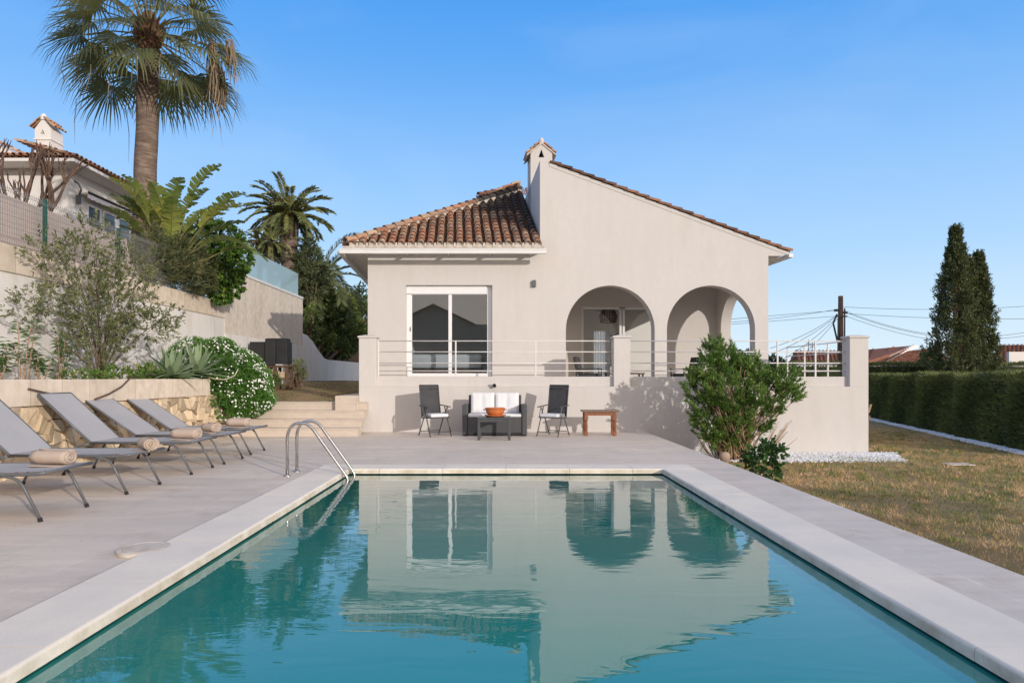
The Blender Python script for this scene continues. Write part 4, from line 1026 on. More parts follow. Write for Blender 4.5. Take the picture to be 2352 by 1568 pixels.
for c, r, n in clumps:
    p, d = in_blob(tuple(c), (r*1.1, r, r), n*2, .1)
    dirs = d*.9+unit(np.array(c)[None]-np.array([5.05, 14.35, -.8]))*.8+np.array([0, 0, .55])
    twigs(lv, p-np.array(root_b), dirs, 38, .105, .022, .75, .2, 0, .05)
    for i in range(max(3, n//3)):
        q = Vector(p[i % len(p)])
        bx_ = Vector((U(-.32, .38), U(-.15, .15), 0)); e = q-ob; pts = []
        bend = Vector((U(-.08, .08), U(-.08, .08), 0))
        for k in range(9):
            t = k/8; pts.append(bx_*(1-t)**1.2+Vector((e.x*(t**1.35), e.y*t, e.z*t))+bend*math.sin(t*PI)+Vector((U(-1, 1), U(-1, 1), 0))*.012)
        sm.tube(pts, [.019*(1-.65*k/8) for k in range(9)], 6)
for i in range(60):   # thin bare twigs near the foot
    a = Vector((U(-.5, .7), U(-.25, .2), 0)); b = a*1.8+Vector((U(-.15, .15), U(-.1, .1), U(.4, .9)))
    sm.tube([a, a.lerp(b, .5)+Vector((U(-.04, .04), 0, 0)), b], [.010, .007, .004], 5)
p = np.array([[U(-.5, .7), U(-.25, .2), U(.1, .7)] for i in range(90)]); twigs(lv, p, NR.normal(size=(90, 3))+[0, 0, .8], 8, .07, .016, .9, .12)
lv.build('foliage', M['oleander'], tag_b); sm.build('stems', M['tan_stem'], tag_b, smooth=True)
# small leafy plant by the patio edge
M['broad'] = foliage('broad dark leaves', (.025, .06, .02), (.045, .11, .03), (.12, .24, .045))
bt = at(1752, 1108, 11.0)
blob_tree('leafy_shrub', (bt.x, bt.y, -.5), [((bt.x+.0, 11, -.12), (.28, .28, .30)), ((bt.x+.15, 11, .05), (.2, .2, .16)), ((bt.x-.15, 10.9, -.25), (.3, .25, .2))], 150, 9, .085, .05, M['broad'], M['bark'],
          'small broad leaved plant at the patio edge in front of the big bush', 'plant', None, .01, 10, .4, .1, .2, 'foliage', 'stems')
o = empty('boulder', at(1665, 1046, 13.6)); tag(o, 'rounded tan rock at the foot of the big bush', 'rock')
g = MB(); g.lathe([(0, -.14), (.09, -.12), (.12, -.02), (.105, .04), (.05, .075), (0, .08)], 12, (0, 0, 0), 1, .8); q = g.build('rock', simple('tan rock', (.45, .33, .24), (.35, .26, .19), 6, .9, bscale=10, bd=.02), o, smooth=True)
# planter tree
blob_tree('olive_shrub', (-7.15, 11.6, 1.15), [((-7.1, 11.5, 2.55), (.6, .75, .62)), ((-7.05, 11.4, 2.2), (.4, .5, .5)), ((-7.3, 11.2, 3.2), (.5, .6, .5)), ((-7.0, 12.1, 2.9), (.55, .6, .5)), ((-7.0, 12.4, 3.4), (.4, .4, .35)), ((-7.3, 11.6, 3.75), (.3, .35, .4)), ((-7.05, 11.3, 1.9), (.5, .45, .4)), ((-6.9, 12.5, 2.25), (.6, .6, .3)),
          ((-7.3, 10.5, 2.5), (.45, .5, .15)), ((-7.4, 10.0, 2.35), (.2, .5, .10)), ((-7.45, 10.6, 3.35), (.18, .35, .25)), ((-6.7, 12.9, 2.55), (.25, .7, .12))], 900, 14, .075, .024, M['oliveish'], M['grey_bark'],
          'airy olive green shrub growing in the planter against the white wall', 'shrub', None, .016, 30, .5, .18, .05, 'foliage', 'stems', lean=.5, stems_to=.6)
blob_tree('weeds', (-6.9, 11.2, 1.18), [((-6.8, 10.6, 1.25), (.3, .5, .12)), ((-6.8, 11.6, 1.28), (.3, .5, .16)), ((-6.7, 12.3, 1.32), (.25, .4, .16)), ((-6.7, 13.2, 1.3), (.3, .5, .15)), ((-7.1, 13.6, 1.35), (.4, .5, .2))], 420, 8, .08, .03, foliage('weed leaves', (.05, .11, .02), (.11, .2, .03), (.28, .3, .06)), M['bark'],
          'low yellow green weeds along the planter rim', 'weeds', None, .008, 8, .8, .1, .1, 'foliage', 'stems')
# euphorbia-like stalks at far left
for i, (x, y, h) in enumerate([(-7.1, 8.9, .85), (-7.0, 9.5, 1.0), (-7.15, 9.25, .7), (-6.95, 10.25, .95), (-7.0, 9.9, .6), (-7.1, 8.5, .6)]):
    o = empty('spurge_plant', (x, y, 1.18)); tag(o, ['stalky spurge plant with whorled leaves at the left edge of the planter', 'taller stalky spurge plant near the left picture edge', 'short stalky spurge plant between two taller ones', 'stalky spurge plant standing nearest the olive shrub', 'low spurge plant beside the one nearest the olive shrub', 'leftmost low spurge plant in the planter'][i], 'plant', 'spurge plants at the left of the planter')
    sm = MB(); lv = MB()
    for k in range(4):
        tip = Vector((U(-.14, .14), U(-.2, .2), h*U(.6, 1))); b0 = Vector((U(-.05, .05), U(-.05, .05), 0))
        sm.tube([b0, b0.lerp(tip, .5), tip], [.012, .009, .006], 5)
        n = 46; t = NR.uniform(.25, 1, n)**.7; P = np.array(b0)[None]*(1-t[:, None])+np.array(tip)[None]*t[:, None]
        a = NR.uniform(0, 2*PI, n); D = np.stack([np.cos(a), np.sin(a), NR.uniform(-.1, .6, n)], 1)
        leafq(lv, P, D, .13, .022, NR.uniform(.2, .8, n), .25)
    lv.build('leaves', M['oliveish_dark'] if 'oliveish_dark' in M else M['plant'], o); sm.build('stalks', M['tan_stem'], o)
# agaves
M['agave'] = foliage('agave leaves', (.15, .23, .14), (.25, .34, .20), (.38, .46, .27), .45, .1)
def agave(loc, R0, n, label):
    root = empty('agave', loc); tag(root, label, 'agave', 'agaves on the planter rim'); g = MB()
    for i in range(n):
        t = i/n; el = R(8+75*(1-t))*1.0; el = R(5)+R(78)*t; az = i*2.39996+U(-.1, .1); L = R0*U(.85, 1.05)*(1-.25*t)
        d = Vector((math.cos(az)*math.cos(el), math.sin(az)*math.cos(el), math.sin(el))); s = Vector((-math.sin(az), math.cos(az), 0)); up = d.cross(s)*-1
        m = 7; vs = []
        for k in range(m+1):
            u = k/m; wv = .075*(1-u)**.6*(.75+1.2*u*(1-u)*1.3) if k < m else .001
            c = d*L*u+Vector((0, 0, -.22*L*u*u*math.cos(el)))
            vs += [c-s*wv+up*wv*.35, c, c+s*wv+up*wv*.35]
        g.add(vs, [(k*3+j, k*3+j+1, k*3+j+4, k*3+j+3) for k in range(m) for j in (0, 1)], min(1, max(0, rnd.gauss(.5, .2))))
    o = g.build('leaves', M['agave'], root, smooth=True); return root
a_ = at(352, 845, 12.7); agave((SX-.16, 12.7, 1.33), .86, 34, 'grey green agave rosette on the planter rim, the left one of two')
agave((SX-.18, 13.75, 1.38), .95, 36, 'grey green agave rosette against the daisy mound, the right one of two')
# daisy mound
dm = empty('daisy_bush', (-6.1, 14.9, .7)); tag(dm, 'mounded daisy bush covered in white flowers spilling over the stone wall', 'bush')
M['daisy_leaf'] = foliage('fine daisy foliage', (.05, .13, .02), (.10, .24, .04), (.20, .36, .07))
M['petal'] = simple('white petals', (.82, .82, .80), (.75, .75, .70), 9, .7, .2)
lv = MB(); bl = [((-6.5, 14.7, 1.5), (.85, .75, .60)), ((-6.2, 14.7, 1.42), (.8, .7, .55)), ((-5.95, 14.8, 1.12), (.66, .7, .56)), ((-5.75, 14.7, .85), (.5, .5, .38)), ((-6.1, 14.45, .85), (.5, .35, .45)), ((-6.9, 14.6, 1.75), (.5, .5, .4)), ((-6.3, 14.5, 1.95), (.3, .3, .18)), ((-5.55, 14.6, 1.3), (.25, .3, .25)), ((-6.65, 14.4, .95), (.3, .25, .3)), ((-5.45, 14.6, .8), (.3, .3, .2))]
od = np.array((-6.1, 14.9, .7))
pp = []
for c, r in bl:
    p, d = in_blob(c, r, int(900*np.prod(r)**.5+500), .72); twigs(lv, p-od, d+np.array([0, 0, .4]), 10, .055, .014, 1.1, .07)
    p2, d2 = in_blob(c, r, 520, .999); pp.append((p2+d2*.05, d2))
lv.build('foliage', M['daisy_leaf'], dm)
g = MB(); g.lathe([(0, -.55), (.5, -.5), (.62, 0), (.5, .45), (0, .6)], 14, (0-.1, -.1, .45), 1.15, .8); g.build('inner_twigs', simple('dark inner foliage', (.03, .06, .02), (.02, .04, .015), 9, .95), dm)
g = MB()
for P2, D2 in pp:
    for p, d in zip(P2, D2):
        if any(np.sum(((p-np.array(c))/np.array(r))**2) < .85 for c, r in bl): continue
        pr = .75*max(0, d[0])*1.0+.45*max(0, d[2])+.12
        if rnd.random() > pr*1.25 or math.sin(8*p[0]+3*p[2]+1)*math.sin(10*p[2]-4*p[1])+.5*math.sin(13*p[1]+6*p[2]) < -.28: continue
        dd = Vector(d)+Vector((.5, -.5, .5)); dd.normalize(); a = dd.orthogonal().normalized(); b = dd.cross(a); rr = U(.015, .024); c = Vector(p-od)
        vs = [c]+[c+(a*math.cos(q)+b*math.sin(q))*rr*(1 if k % 2 else .7) for k, q in enumerate([2*PI*k/10 for k in range(10)])]
        g.add(vs, [(0, 1+k, 1+(k+1) % 10) for k in range(10)])
f = g.build('flowers', M['petal'], dm); f['kind'] = 'stuff'

# ================================================================ PALMS AND UPPER PLANTS
M['fan'] = foliage('fan palm leaves', (.09, .11, .055), (.22, .235, .11), (.44, .41, .15), .45, .4)
M['dead'] = foliage('dead palm fronds', (.16, .11, .07), (.30, .22, .14), (.42, .33, .22), .8, .1)
def fan_palm(loc, H, r0, r1, R_leaf, n_leaf, label):
    root = empty('fan_palm', loc); tag(root, label, 'palm tree')
    g = MB(); n = 26; g.tube([(.012*math.sin(i*.9)+(.16*(i/n)), .0, H*i/n) for i in range(n+1)], [(r0+(r1-r0)*i/n)*(1+U(-.02, .02)) for i in range(n+1)], 20)
    g.build('trunk', M['trunk'], root, smooth=True)
    top = Vector((.16, 0, H)); lv = MB(); pt_ = MB(); dead = MB()
    g = MB()
    for i in range(46):
        a = U(0, 2*PI); z = U(-.6, .0); rr = r1*1.0
        p = top+Vector((math.cos(a)*rr, math.sin(a)*rr, z)); q = p+Vector((math.cos(a)*.14, math.sin(a)*.14, .26)); g.tube([p, q], [.05, .02], 4)
    g.tube([top-Vector((0, 0, .8)), top, top+Vector((0, 0, .3))], [r1*1.05, r1*1.1, .12], 12)
    g.build('leaf_bases', simple('reddish leaf bases', (.20, .09, .05), (.10, .06, .04), 8, .9), root)
    for i in range(n_leaf):
        t = (i+.5)/n_leaf; el = R(80-122*t**.9)+U(-.1, .1); az = i*2.39996+U(-.2, .2)
        h = Vector((math.cos(az), math.sin(az), 0)); d = (h*math.cos(el)+Vector((0, 0, math.sin(el)))).normalized()
        PLn = U(.95, 1.35)*(1.0 if el > -.6 else .75)*R_leaf/1.05
        base_p = top+Vector((0, 0, .1-.5*t))+h*r1*.6; end = base_p+d*PLn+Vector((0, 0, -.12*PLn))
        midp = base_p.lerp(end, .5)+Vector((0, 0, .08)); pt_.tube([base_p, midp, end], [.024, .016, .012], 5)
        u = (end-midp).normalized(); u = (u+Vector((0, 0, -.25))).normalized()
        side = u.cross(Vector((0, 0, 1)));
        if side.length < .1: side = Vector((1, 0, 0))
        side = (side.normalized()+Vector((U(-.25, .25), U(-.25, .25), U(-.35, .35)))).normalized(); nrm = side.cross(u).normalized(); side = u.cross(nrm).normalized()
        tone = min(1, max(0, rnd.gauss(.45, .22)-.1*(el < -.5)))
        ns = 34
        for k in range(ns):
            a = R(-108+216*(k+.5)/ns)+U(-.02, .02); L = R_leaf*(.80+.2*math.cos(a))*U(.9, 1.05)
            dr = u*math.cos(a)+side*math.sin(a)+nrm*.18*(1-abs(a)/2)
            dr.normalize(); wv = R_leaf*.022; s = dr.cross(nrm).normalized()
            q0 = end; q1 = end+dr*L*.45; q2 = end+dr*L*.74+Vector((U(-.03, .03), U(-.03, .03), -U(.04, .17)*L)); dd = (dr*.7+Vector((0, 0, -1))).normalized(); q3 = q2+dd*L*.33
            vs = [q0, q1+s*wv, q1-s*wv, q2+s*wv*.55, q2-s*wv*.55, q3]
            lv.add(vs, [(0, 1, 2), (1, 3, 4, 2), (3, 5, 4)], min(1, max(0, tone+U(-.12, .12))))
            if (q3-top).xy.length < 2.05 and rnd.random() < (.045 if el < -.1 else .0):
                L2 = U(.4, 1.3); q4 = q3+Vector((U(-.15, .15), U(-.15, .15), -L2*.5)); q5 = q4+Vector((U(-.1, .1), U(-.1, .1), -L2*.6)); dead.tube([q3, q3.lerp(q4, .5)+Vector((.02, 0, .02)), q4, q5], [.007, .009, .008, .002], 4, t=U(.0, .8))
    for i in range(5):  # brown collapsed leaves on the right
        az = R(-15)+U(-.5, .6); e0 = top+Vector((math.cos(az)*U(1.3, 2.1), math.sin(az)*U(.6, 1.4), -U(.4, 1.1)))
        for k in range(16): 
            L = U(.5, 1.3); a = e0+Vector((U(-.1, .1), U(-.1, .1), 0)); m_ = a+Vector((U(-.12, .12), U(-.12, .12), -L*.5)); e2 = m_+Vector((U(-.08, .08), U(-.08, .08), -L*.5))
            dead.tube([a, m_, e2], [.012, .018, .003], 4, t=U(.2, 1))
    lv.build('fronds', M['fan'], root); pt_.build('leaf_stalks', M['leafstalk'], root); ds = dead.build('dead_strands', M['dead'], root); ds['kind'] = 'stuff'
    return root
M['leafstalk'] = simple('palm leaf stalks', (.18, .17, .06), (.12, .12, .05), 6, .5)
fan_palm((AX(328, 16), 16, 3.3), AZ_(58, 16)-3.3, .285, .22, 1.19, 48, 'tall fan palm with thick ringed trunk towering over the left wall')
M['date'] = foliage('date palm leaves', (.08, .11, .04), (.20, .22, .08), (.38, .35, .13), .5, .15)
def feather_palm(name, loc, H, r, FL, n_f, mat, label, gold=False, lw_=.03, droop=.9, group=None, ne=46, elr=(80, -45)):
    root = empty(name, loc); tag(root, label, 'palm tree', group)
    g = MB(); n = 14; g.tube([(0, 0, H*i/n) for i in range(n+1)], [r*(1+U(-.04, .04))*(1.0 if i < n-3 else 1.18) for i in range(n+1)], 14); g.build('trunk', M['trunk'], root, smooth=True)
    if gold:
        g = MB()
        for i in range(60):
            a = U(0, 2*PI); d = Vector((math.cos(a)*.7, math.sin(a)*.7, U(.1, 1))).normalized(); p = Vector((0, 0, H-.1))+d*.2
            g.tube([p, p+d*U(.5, .95)], [.05, .015], 5)
        g.build('fruit_stalks', simple('golden fruit stalks', (.50, .27, .03), (.40, .22, .03), 5, .6), root)
    lv = MB(); st_ = MB()
    for i in range(n_f):
        t = (i+.5)/n_f; el = R(elr[0]+(elr[1]-elr[0])*t**.9)+U(-.08, .08); az = i*2.39996+U(-.15, .15); L = FL*U(.85, 1.08)*(1 if t < .7 else .8)
        h = Vector((math.cos(az), math.sin(az), 0)); p = Vector((0, 0, H))+h*r*.6; pts = [p.copy()]; m = 12; e_ = el
        for k in range(m):
            p = p+(h*math.cos(e_)+Vector((0, 0, math.sin(e_))))*(L/m); pts.append(p.copy()); e_ -= R(droop*7.5)*(k/m+.35)
        st_.tube(pts, [.028*(1-.8*k/m) for k in range(m+1)], 4)
        s0 = Vector((-math.sin(az), math.cos(az), 0)); tone = rnd.gauss(.45, .18); P = []; D = []; 
        for q in range(ne):
            u = .12+.88*(q+.5)/ne; f_ = u*m; k = min(m-1, int(f_)); c = pts[k].lerp(pts[k+1], f_-k); d = (pts[k+1]-pts[k]).normalized(); up = s0.cross(d)
            for s in (-1, 1):
                P.append(c); D.append((d*.75+s0*s*.8+up*(.25*(-1 if up.z < 0 else 1))+Vector((U(-.1, .1), U(-.1, .1), U(-.15, .1)))).normalized())
        ll = FL*.17; leafq(lv, P, D, NR.uniform(.8, 1.1, len(P))*ll, lw_, np.clip(tone+NR.normal(0, .1, len(P)), 0, 1), .12)
    lv.build('fronds', mat, root); st_.build('frond_ribs', M['leafstalk'], root)
    return root
z0 = 3.2
feather_palm('date_palm', (AX(664, 30), 30, z0), AZ_(497, 30)-z0, .36, 1.95, 50, M['date'], 'date palm with golden centre behind the glass balustrade', True, .075, elr=(82, -32))
feather_palm('small_palm', (AX(596, 29), 29, 4.0), AZ_(555, 29)-4, .11, .75, 22, M['date'], 'small slender palm left of the date palm trunk, farther left of two', False, .05, group='small palms by the date palm')
feather_palm('small_palm', (AX(622, 28), 28, 4.0), AZ_(560, 28)-4, .13, .95, 26, M['date'], 'small bushy palm directly left of the date palm trunk', False, .05, group='small palms by the date palm')
M['queen'] = foliage('queen palm leaves', (.07, .10, .045), (.15, .18, .08), (.26, .28, .12), .5, .2)
feather_palm('queen_palm', (AX(735, 31), 31, 1), AZ_(640, 31)-1, .16, 3.0, 26, M['queen'], 'feathery queen palm arching toward the villa eaves', False, .045, 1.1, ne=60)
# bird of paradise
M['banana'] = foliage('giant paddle leaves', (.11, .16, .035), (.26, .32, .08), (.55, .52, .12), .4, .3)
def paddle_plant(loc, leaves, label):
    root = empty('bird_of_paradise', loc); tag(root, label, 'plant'); lv = MB(); st_ = MB()
    for (az, el, SL, BL, tone) in leaves:
        h = Vector((math.cos(az), math.sin(az), 0)); s0 = Vector((-math.sin(az), math.cos(az), 0)); p = Vector((U(-.2, .2), U(-.2, .2), 0)); e_ = el; pts = [p.copy()]
        for k in range(6): p = p+(h*math.cos(e_)+Vector((0, 0, math.sin(e_))))*(SL/6); pts.append(p.copy()); e_ -= .03
        st_.tube(pts, [.03*(1-.5*k/6) for k in range(7)], 6)
        m = 18; W = BL*.24; tilt = U(-.6, .6); q = [p.copy()]; ee = e_
        for k in range(m): p = p+(h*math.cos(ee)+Vector((0, 0, math.sin(ee))))*(BL/m); q.append(p.copy()); ee -= .045+(.03 if el < 1 else 0)
        st_.tube(q, [.014*(1-.8*k/m) for k in range(m+1)], 4)
        for s in (-1, 1):
            sk_ = 0
            for k in range(m):
                u0, u1 = k/m, (k+1)/m; w0 = W*(math.sin(PI*min(1, u0*.93+.05))**.6); w1 = W*(math.sin(PI*min(1, u1*.93+.05))**.6)
                d = (q[k+1]-q[k]).normalized(); up = s0.cross(d)*-1; drop = U(0, .45) if rnd.random() < .35 else U(0, .12)
                sd = (s0*s+up*.35+d*.3+Vector((0, 0, -drop))).normalized(); sd2 = (sd+d*U(-.1, .06)).normalized()
                tear = U(.78, 1.0)
                lv.add([q[k], q[k].lerp(q[k+1], 1.0), q[k+1]+sd2*w1*tear, q[k]+sd*w0*tear], [(0, 1, 2, 3)], min(1, max(0, tone+U(-.1, .1))))
    lv.build('leaves', M['banana'], root); st_.build('leaf_stems', M['leafstalk'], root)
    return root
Ls = []
for i in range(30):
    az = U(0, 2*PI); Ls.append((az, R(U(55, 88)), U(.6, 1.6), U(1.0, 1.35), U(.1, .9)))
Ls += [(R(200), R(80), .5, 1.2, 1.0), (R(230), R(76), .4, 1.1, .95), (R(260), R(84), .7, 1.2, .8), (R(300), R(80), .8, 1.1, .6)]
Ls += [(R(-5), R(38), 1.3, 1.5, .3), (R(5), R(35), 1.3, 1.2, .2), (R(-10), R(62), 1.7, 1.2, .4), (R(170), R(65), 1.3, 1.1, .9), (R(190), R(75), 1.2, 1.2, 1.0), (R(0), R(80), 1.9, 1.2, .3)]
paddle_plant((AX(385, 16.0), 16.0, 3.75), Ls, 'giant bird of paradise with torn paddle leaves right of the fan palm')
blob_tree('dry_grass_clump', (AX(370, 15.6), 15.6, 3.35), [(tuple(at(350, 595, 15.2)), (.38, .4, .42)), (tuple(at(395, 608, 15.8)), (.35, .4, .35)), (tuple(at(350, 560, 15.6)), (.3, .3, .3)), (tuple(at(405, 580, 16)), (.3, .3, .3)), (tuple(at(440, 600, 16.6)), (.35, .4, .5)), (tuple(at(425, 620, 16.0)), (.3, .3, .3)), (tuple(at(470, 620, 17)), (.3, .3, .3)), (tuple(at(420, 640, 16.0)), (.35, .35, .3)), (tuple(at(458, 645, 16.8)), (.3, .3, .3)), (tuple(at(385, 632, 15.5)), (.3, .3, .25)), (tuple(at(432, 662, 16.4)), (.3, .2, .2)), (tuple(at(455, 668, 17)), (.3, .2, .2))], 900, 14, .18, .018, foliage('dry grassy leaves', (.05, .07, .035), (.10, .12, .05), (.27, .24, .11)), M['bark'],
          'tangled dry green undergrowth on the wall at the foot of the fan palm', 'shrub', None, .012, 16, 1.0, .2, .1, 'foliage', 'stems')
M['ivy'] = foliage('glossy ivy leaves', (.03, .075, .015), (.085, .17, .03), (.27, .38, .06), .35, .2)
iv = [(tuple(at(495, 560, 17.6)), (.72, .5, .55)), (tuple(at(500, 610, 17.4)), (.75, .45, .6)), (tuple(at(450, 590, 17.3)), (.4, .4, .5)), (tuple(at(520, 650, 17.7)), (.4, .35, .45)), (tuple(at(545, 590, 18.2)), (.35, .4, .4)), (tuple(at(505, 668, 17.6)), (.22, .25, .3))]
blob_tree('ivy_shrub', (WX-.25, 17.5, 3.3), iv, 1500, 9, .085, .065, M['ivy'], M['dark_bark'], 'dense ivy shrub hanging over the corner of the retaining wall', 'shrub', None, .03, 16, .1, .1, .45, 'foliage', 'stems')
blob_tree('dry_vine', (WX-.6, 18.0, 3.3), [(tuple(at(480, 530, 18.2)), (.6, .4, .3)), (tuple(at(450, 560, 18.2)), (.4, .4, .4)), (tuple(at(540, 555, 18.6)), (.5, .4, .3))], 300, 7, .07, .03, foliage('dry vine leaves', (.07, .05, .03), (.13, .10, .06), (.22, .18, .09)), M['dark_bark'],
          'brownish dry vine tangled on top of the ivy shrub', 'vine', None, .015, 40, .3, .12, .3, 'foliage', 'stems', stems_to=1.1)
# pollarded tree behind the fence
o = empty('pollarded_tree', (AX(60, 13), 13, 3.4)); tag(o, 'bare pollarded tree with knobbly brown branches behind the mesh fence', 'tree')
g = MB()
PS = 1.75
def branch(p, d, L, r, depth):
    n = 4; pts = [p.copy()]; rs = [r]
    for k in range(n):
        d = (d+Vector((U(-.22, .22), U(-.22, .22), U(0, .18)))).normalized(); p = p+d*L/n; pts.append(p.copy()); rs.append(r*(1-.3*(k+1)/n))
    g.tube(pts, rs, 6)
    if depth == 0:
        for k in range(2): e2 = (d+Vector((U(-.5, .5), U(-.5, .5), .3))).normalized(); g.tube([p, p+e2*U(.08, .2)], [r*.7, r*.25], 5)
        return
    for k in range(3 if depth > 1 else 3): branch(p, (d+Vector((U(-.45, .45), U(-.45, .45), U(.2, .6)))).normalized(), L*U(.5, .8), r*.62, depth-1)
for k in range(7): branch(Vector((U(-.2, .2), U(-.2, .2), .3)), Vector((-.6+1.2*k/6, U(-.3, .3), 1.0)).normalized(), 1.0, .05, 2)
g.tube([(0, 0, -.3), (0, 0, .45)], [.16, .13], 8); g.build('branches', M['dark_bark'], o, smooth=True)

# ================================================================ NEIGHBOUR HOUSE UPPER LEFT
nb = empty('white_house', (-14, 21.3, 3.3)); tag(nb, 'white neighbouring house with tiled eaves and chimney above the left fence', 'house')
off = lambda x, y, z: (x+14, y-21.3, z-3.3)
NY = 21.3; nz = AZ_(367, NY); nx = AX(170, NY)
wxn = nx-.75; wyn = NY+.8; NE = 27.0
g = MB(xf=off); g.box(-30, wxn, wyn, wyn+.3, 3.2, nz-.05); g.box(wxn-.3, wxn, wyn+.3, NE, 3.2, nz-.05); g.build('wall', M['white_plaster'], nb)
g = MB(xf=off); g.box(-30, nx-.02, NY+.02, NE+.5, nz-.05, nz+.07); g.build('eaves', M['white_plaster'], nb, bevel=.02)
g = MB(xf=off); rr = MB(xf=off); 
y = NY+.1
while y < NE+.4: tile_row(g, (nx-2.0, y, nz+.1+.55), (nx+.03, y, nz+.10), Vector((.3, 0, 1)), .09, .4); y += .23
x = nx-.1
while x > -24: t = min(2.0, max(0, nx-x)); tile_row(g, (x, NY+t, nz+.1+.275*t), (x, NY-.03, nz+.10), Vector((0, -.3, 1)), .09, .4); x -= .23
rr.add([(nx, NY, nz+.08), (nx, NE+.5, nz+.08), (nx-6, NE+.5, nz+1.7), (nx-6, NY+6, nz+1.7)], [(0, 1, 2, 3)]); rr.add([(nx, NY, nz+.08), (nx-6, NY+6, nz+1.7), (-30, NY+6, nz+1.7), (-30, NY, nz+.08)], [(0, 1, 2, 3)])
r0_ = rr.build('roof', M['far_tile'], nb); g.build('roof_tiles', M['tile'], r0_)
# upper gable left behind the tree, and chimney
g = MB(xf=off); y_ = 23.0; xa = AX(-60, y_); xb = AX(60, y_)
g.plate([[(xa, nz), (xb, nz), (xb, AZ_(362, y_)), (xa, AZ_(305, y_))]], lambda u, v, w: (u, y_+w, v), 2.5); g.build('gable', M['white_plaster'], nb, fix=True)
g = MB(xf=off); tile_row(g, (xa, y_-.02, AZ_(303, y_)), (xb, y_-.02, AZ_(360, y_)), Vector((.4, 0, 1)), .09); g.build('verge_tiles', M['tile'], r0_)
yc = 22.6; cx_a, cx_b = AX(80, yc), AX(117, yc); zc = AZ_(296, yc); za = AZ_(272, yc); cm_ = (cx_a+cx_b)/2-.05
g = MB(xf=off)
def house_prof(a, b, z0, z1, z2): return [(a, z0), (b, z0), (b, z1), ((a+b)/2, z2), (a, z1)]
g.plate([house_prof(cx_a, cx_b, nz, zc, za), [(cm_-.04, AZ_(309, yc)), (cm_+.04, AZ_(297, yc)), (cm_+.12, AZ_(309, yc))]], lambda u, v, w: (u, yc+w, v), .12)
g.plate([house_prof(cx_a, cx_b, nz, zc, za)], lambda u, v, w: (u, yc+.12+w, v), .5); g.box(cx_a-.03, cx_b+.03, yc-.03, yc+.65, AZ_(322, yc), AZ_(319, yc))
g.lathe([(.1, -.05), (.1, .08), (.05, .16), (0, .18)], 8, ((cx_a+cx_b)/2, yc+.05, za)); g.build('chimney', M['white_plaster'], r0_, fix=True)
g = MB(xf=off); cmx = (cx_a+cx_b)/2
for sgn in (-1, 1):
    for yy in [yc+.0+.17*i for i in range(4)]: tile_row(g, (cmx+sgn*.05, yy, za+.02), (cmx+sgn*.40, yy, zc+.02), Vector((sgn*.4, 0, 1)), .07, .3)
g.build('chimney_tiles', M['tile'], r0_)
for i, (a, b) in enumerate([(23.1, 23.9), (24.0, 24.85), (24.95, 25.8), (26.0, 26.8)]):
    wn = empty('window', (0, 0, 0)); wn.parent = nb
    g = MB(xf=off); zt, zb_ = nz-.95, nz-2.5
    for (p, q, z1, z2) in ((a, a+.07, zb_, zt), (b-.07, b, zb_, zt), (a+.07, b-.07, zt-.07, zt), (a+.07, b-.07, zb_, zb_+.07)): g.box(wxn, wxn+.05, p, q, z1, z2)
    g.build('frame', M['pvc'], wn); g = MB(xf=off); g.box(wxn+.01, wxn+.02, a+.07, b-.07, zb_+.07, zt-.07); g.build('pane', simple('dark reflective glass', (.12, .15, .17), (.09, .12, .14), 2, .08, .8), wn)
g = MB(xf=off); g.box(wxn+.02, wxn+.32, 22.7, 26.95, nz-.72, nz-.62)
for i in range(28):
    a = 22.7+i*.15; g.box(wxn+.30, wxn+.32, a+.004, a+.146, nz-.86-.02*(i % 2), nz-.62)
g.build('awning', M['white_plaster'], nb)
g = MB(xf=off); c = Vector((wxn+.15, 22.45, nz-.55)); g.tube([c+Vector((0, 0, -.35)), c+Vector((.1, 0, -.1)), c+Vector((.0, 0, .1)), c+Vector((-.15, 0, .2))], .03, 6); g.box(c.x-.06, c.x+.06, c.y-.06, c.y+.06, c.z-.6, c.z-.3); g.build('lantern', M['dark_frame'], nb)

# ================================================================ TREES BEHIND THE LEFT SIDE
M['dg1'] = foliage('dark tree leaves', (.04, .06, .024), (.075, .11, .035), (.15, .19, .06))
M['dg2'] = foliage('mid green tree leaves', (.055, .085, .024), (.11, .155, .04), (.23, .26, .075))
M['dg3'] = foliage('yellow green leaves', (.09, .12, .03), (.18, .21, .05), (.36, .35, .1))
M['dg4'] = foliage('conifer sprays', (.06, .08, .04), (.12, .15, .07), (.22, .25, .12))
def T(x, y, Y, rx, rz, ry=None): k = Y/1500; return (tuple(at(x, y, Y)), (rx*k, (ry or rx)*k, rz*k))
def bt_(name, x, yb, Y, bl, nt_, L, W, mat, label, up=.3, gr='trees behind the concrete wall', per=9, zb=.9, shell=.35):
    p = at(x, yb, Y); return blob_tree(name, (p.x, Y, zb), [T(*b) for b in bl], nt_, per, L, W, M[mat], M['dark_bark'], label, 'tree', gr, .12, 10, up, L*1.6, shell)
bt_('conifer_tree', 712, 870, 30, [(710, 575, 30, 13, 28), (712, 610, 30, 26, 34), (712, 650, 30, 34, 34), (730, 640, 30.5, 30, 25), (695, 625, 30, 14, 22)], 900, .20, .045, 'dg4', 'loose conifer with a pointed top just right of the glass balustrade', .5)
bt_('dark_tree', 720, 870, 31, [(715, 700, 31, 38, 45), (725, 760, 31, 38, 50), (745, 720, 31, 40, 50), (712, 790, 30, 25, 40)], 1300, .22, .10, 'dg1', 'dark dense tree behind the garden wall')
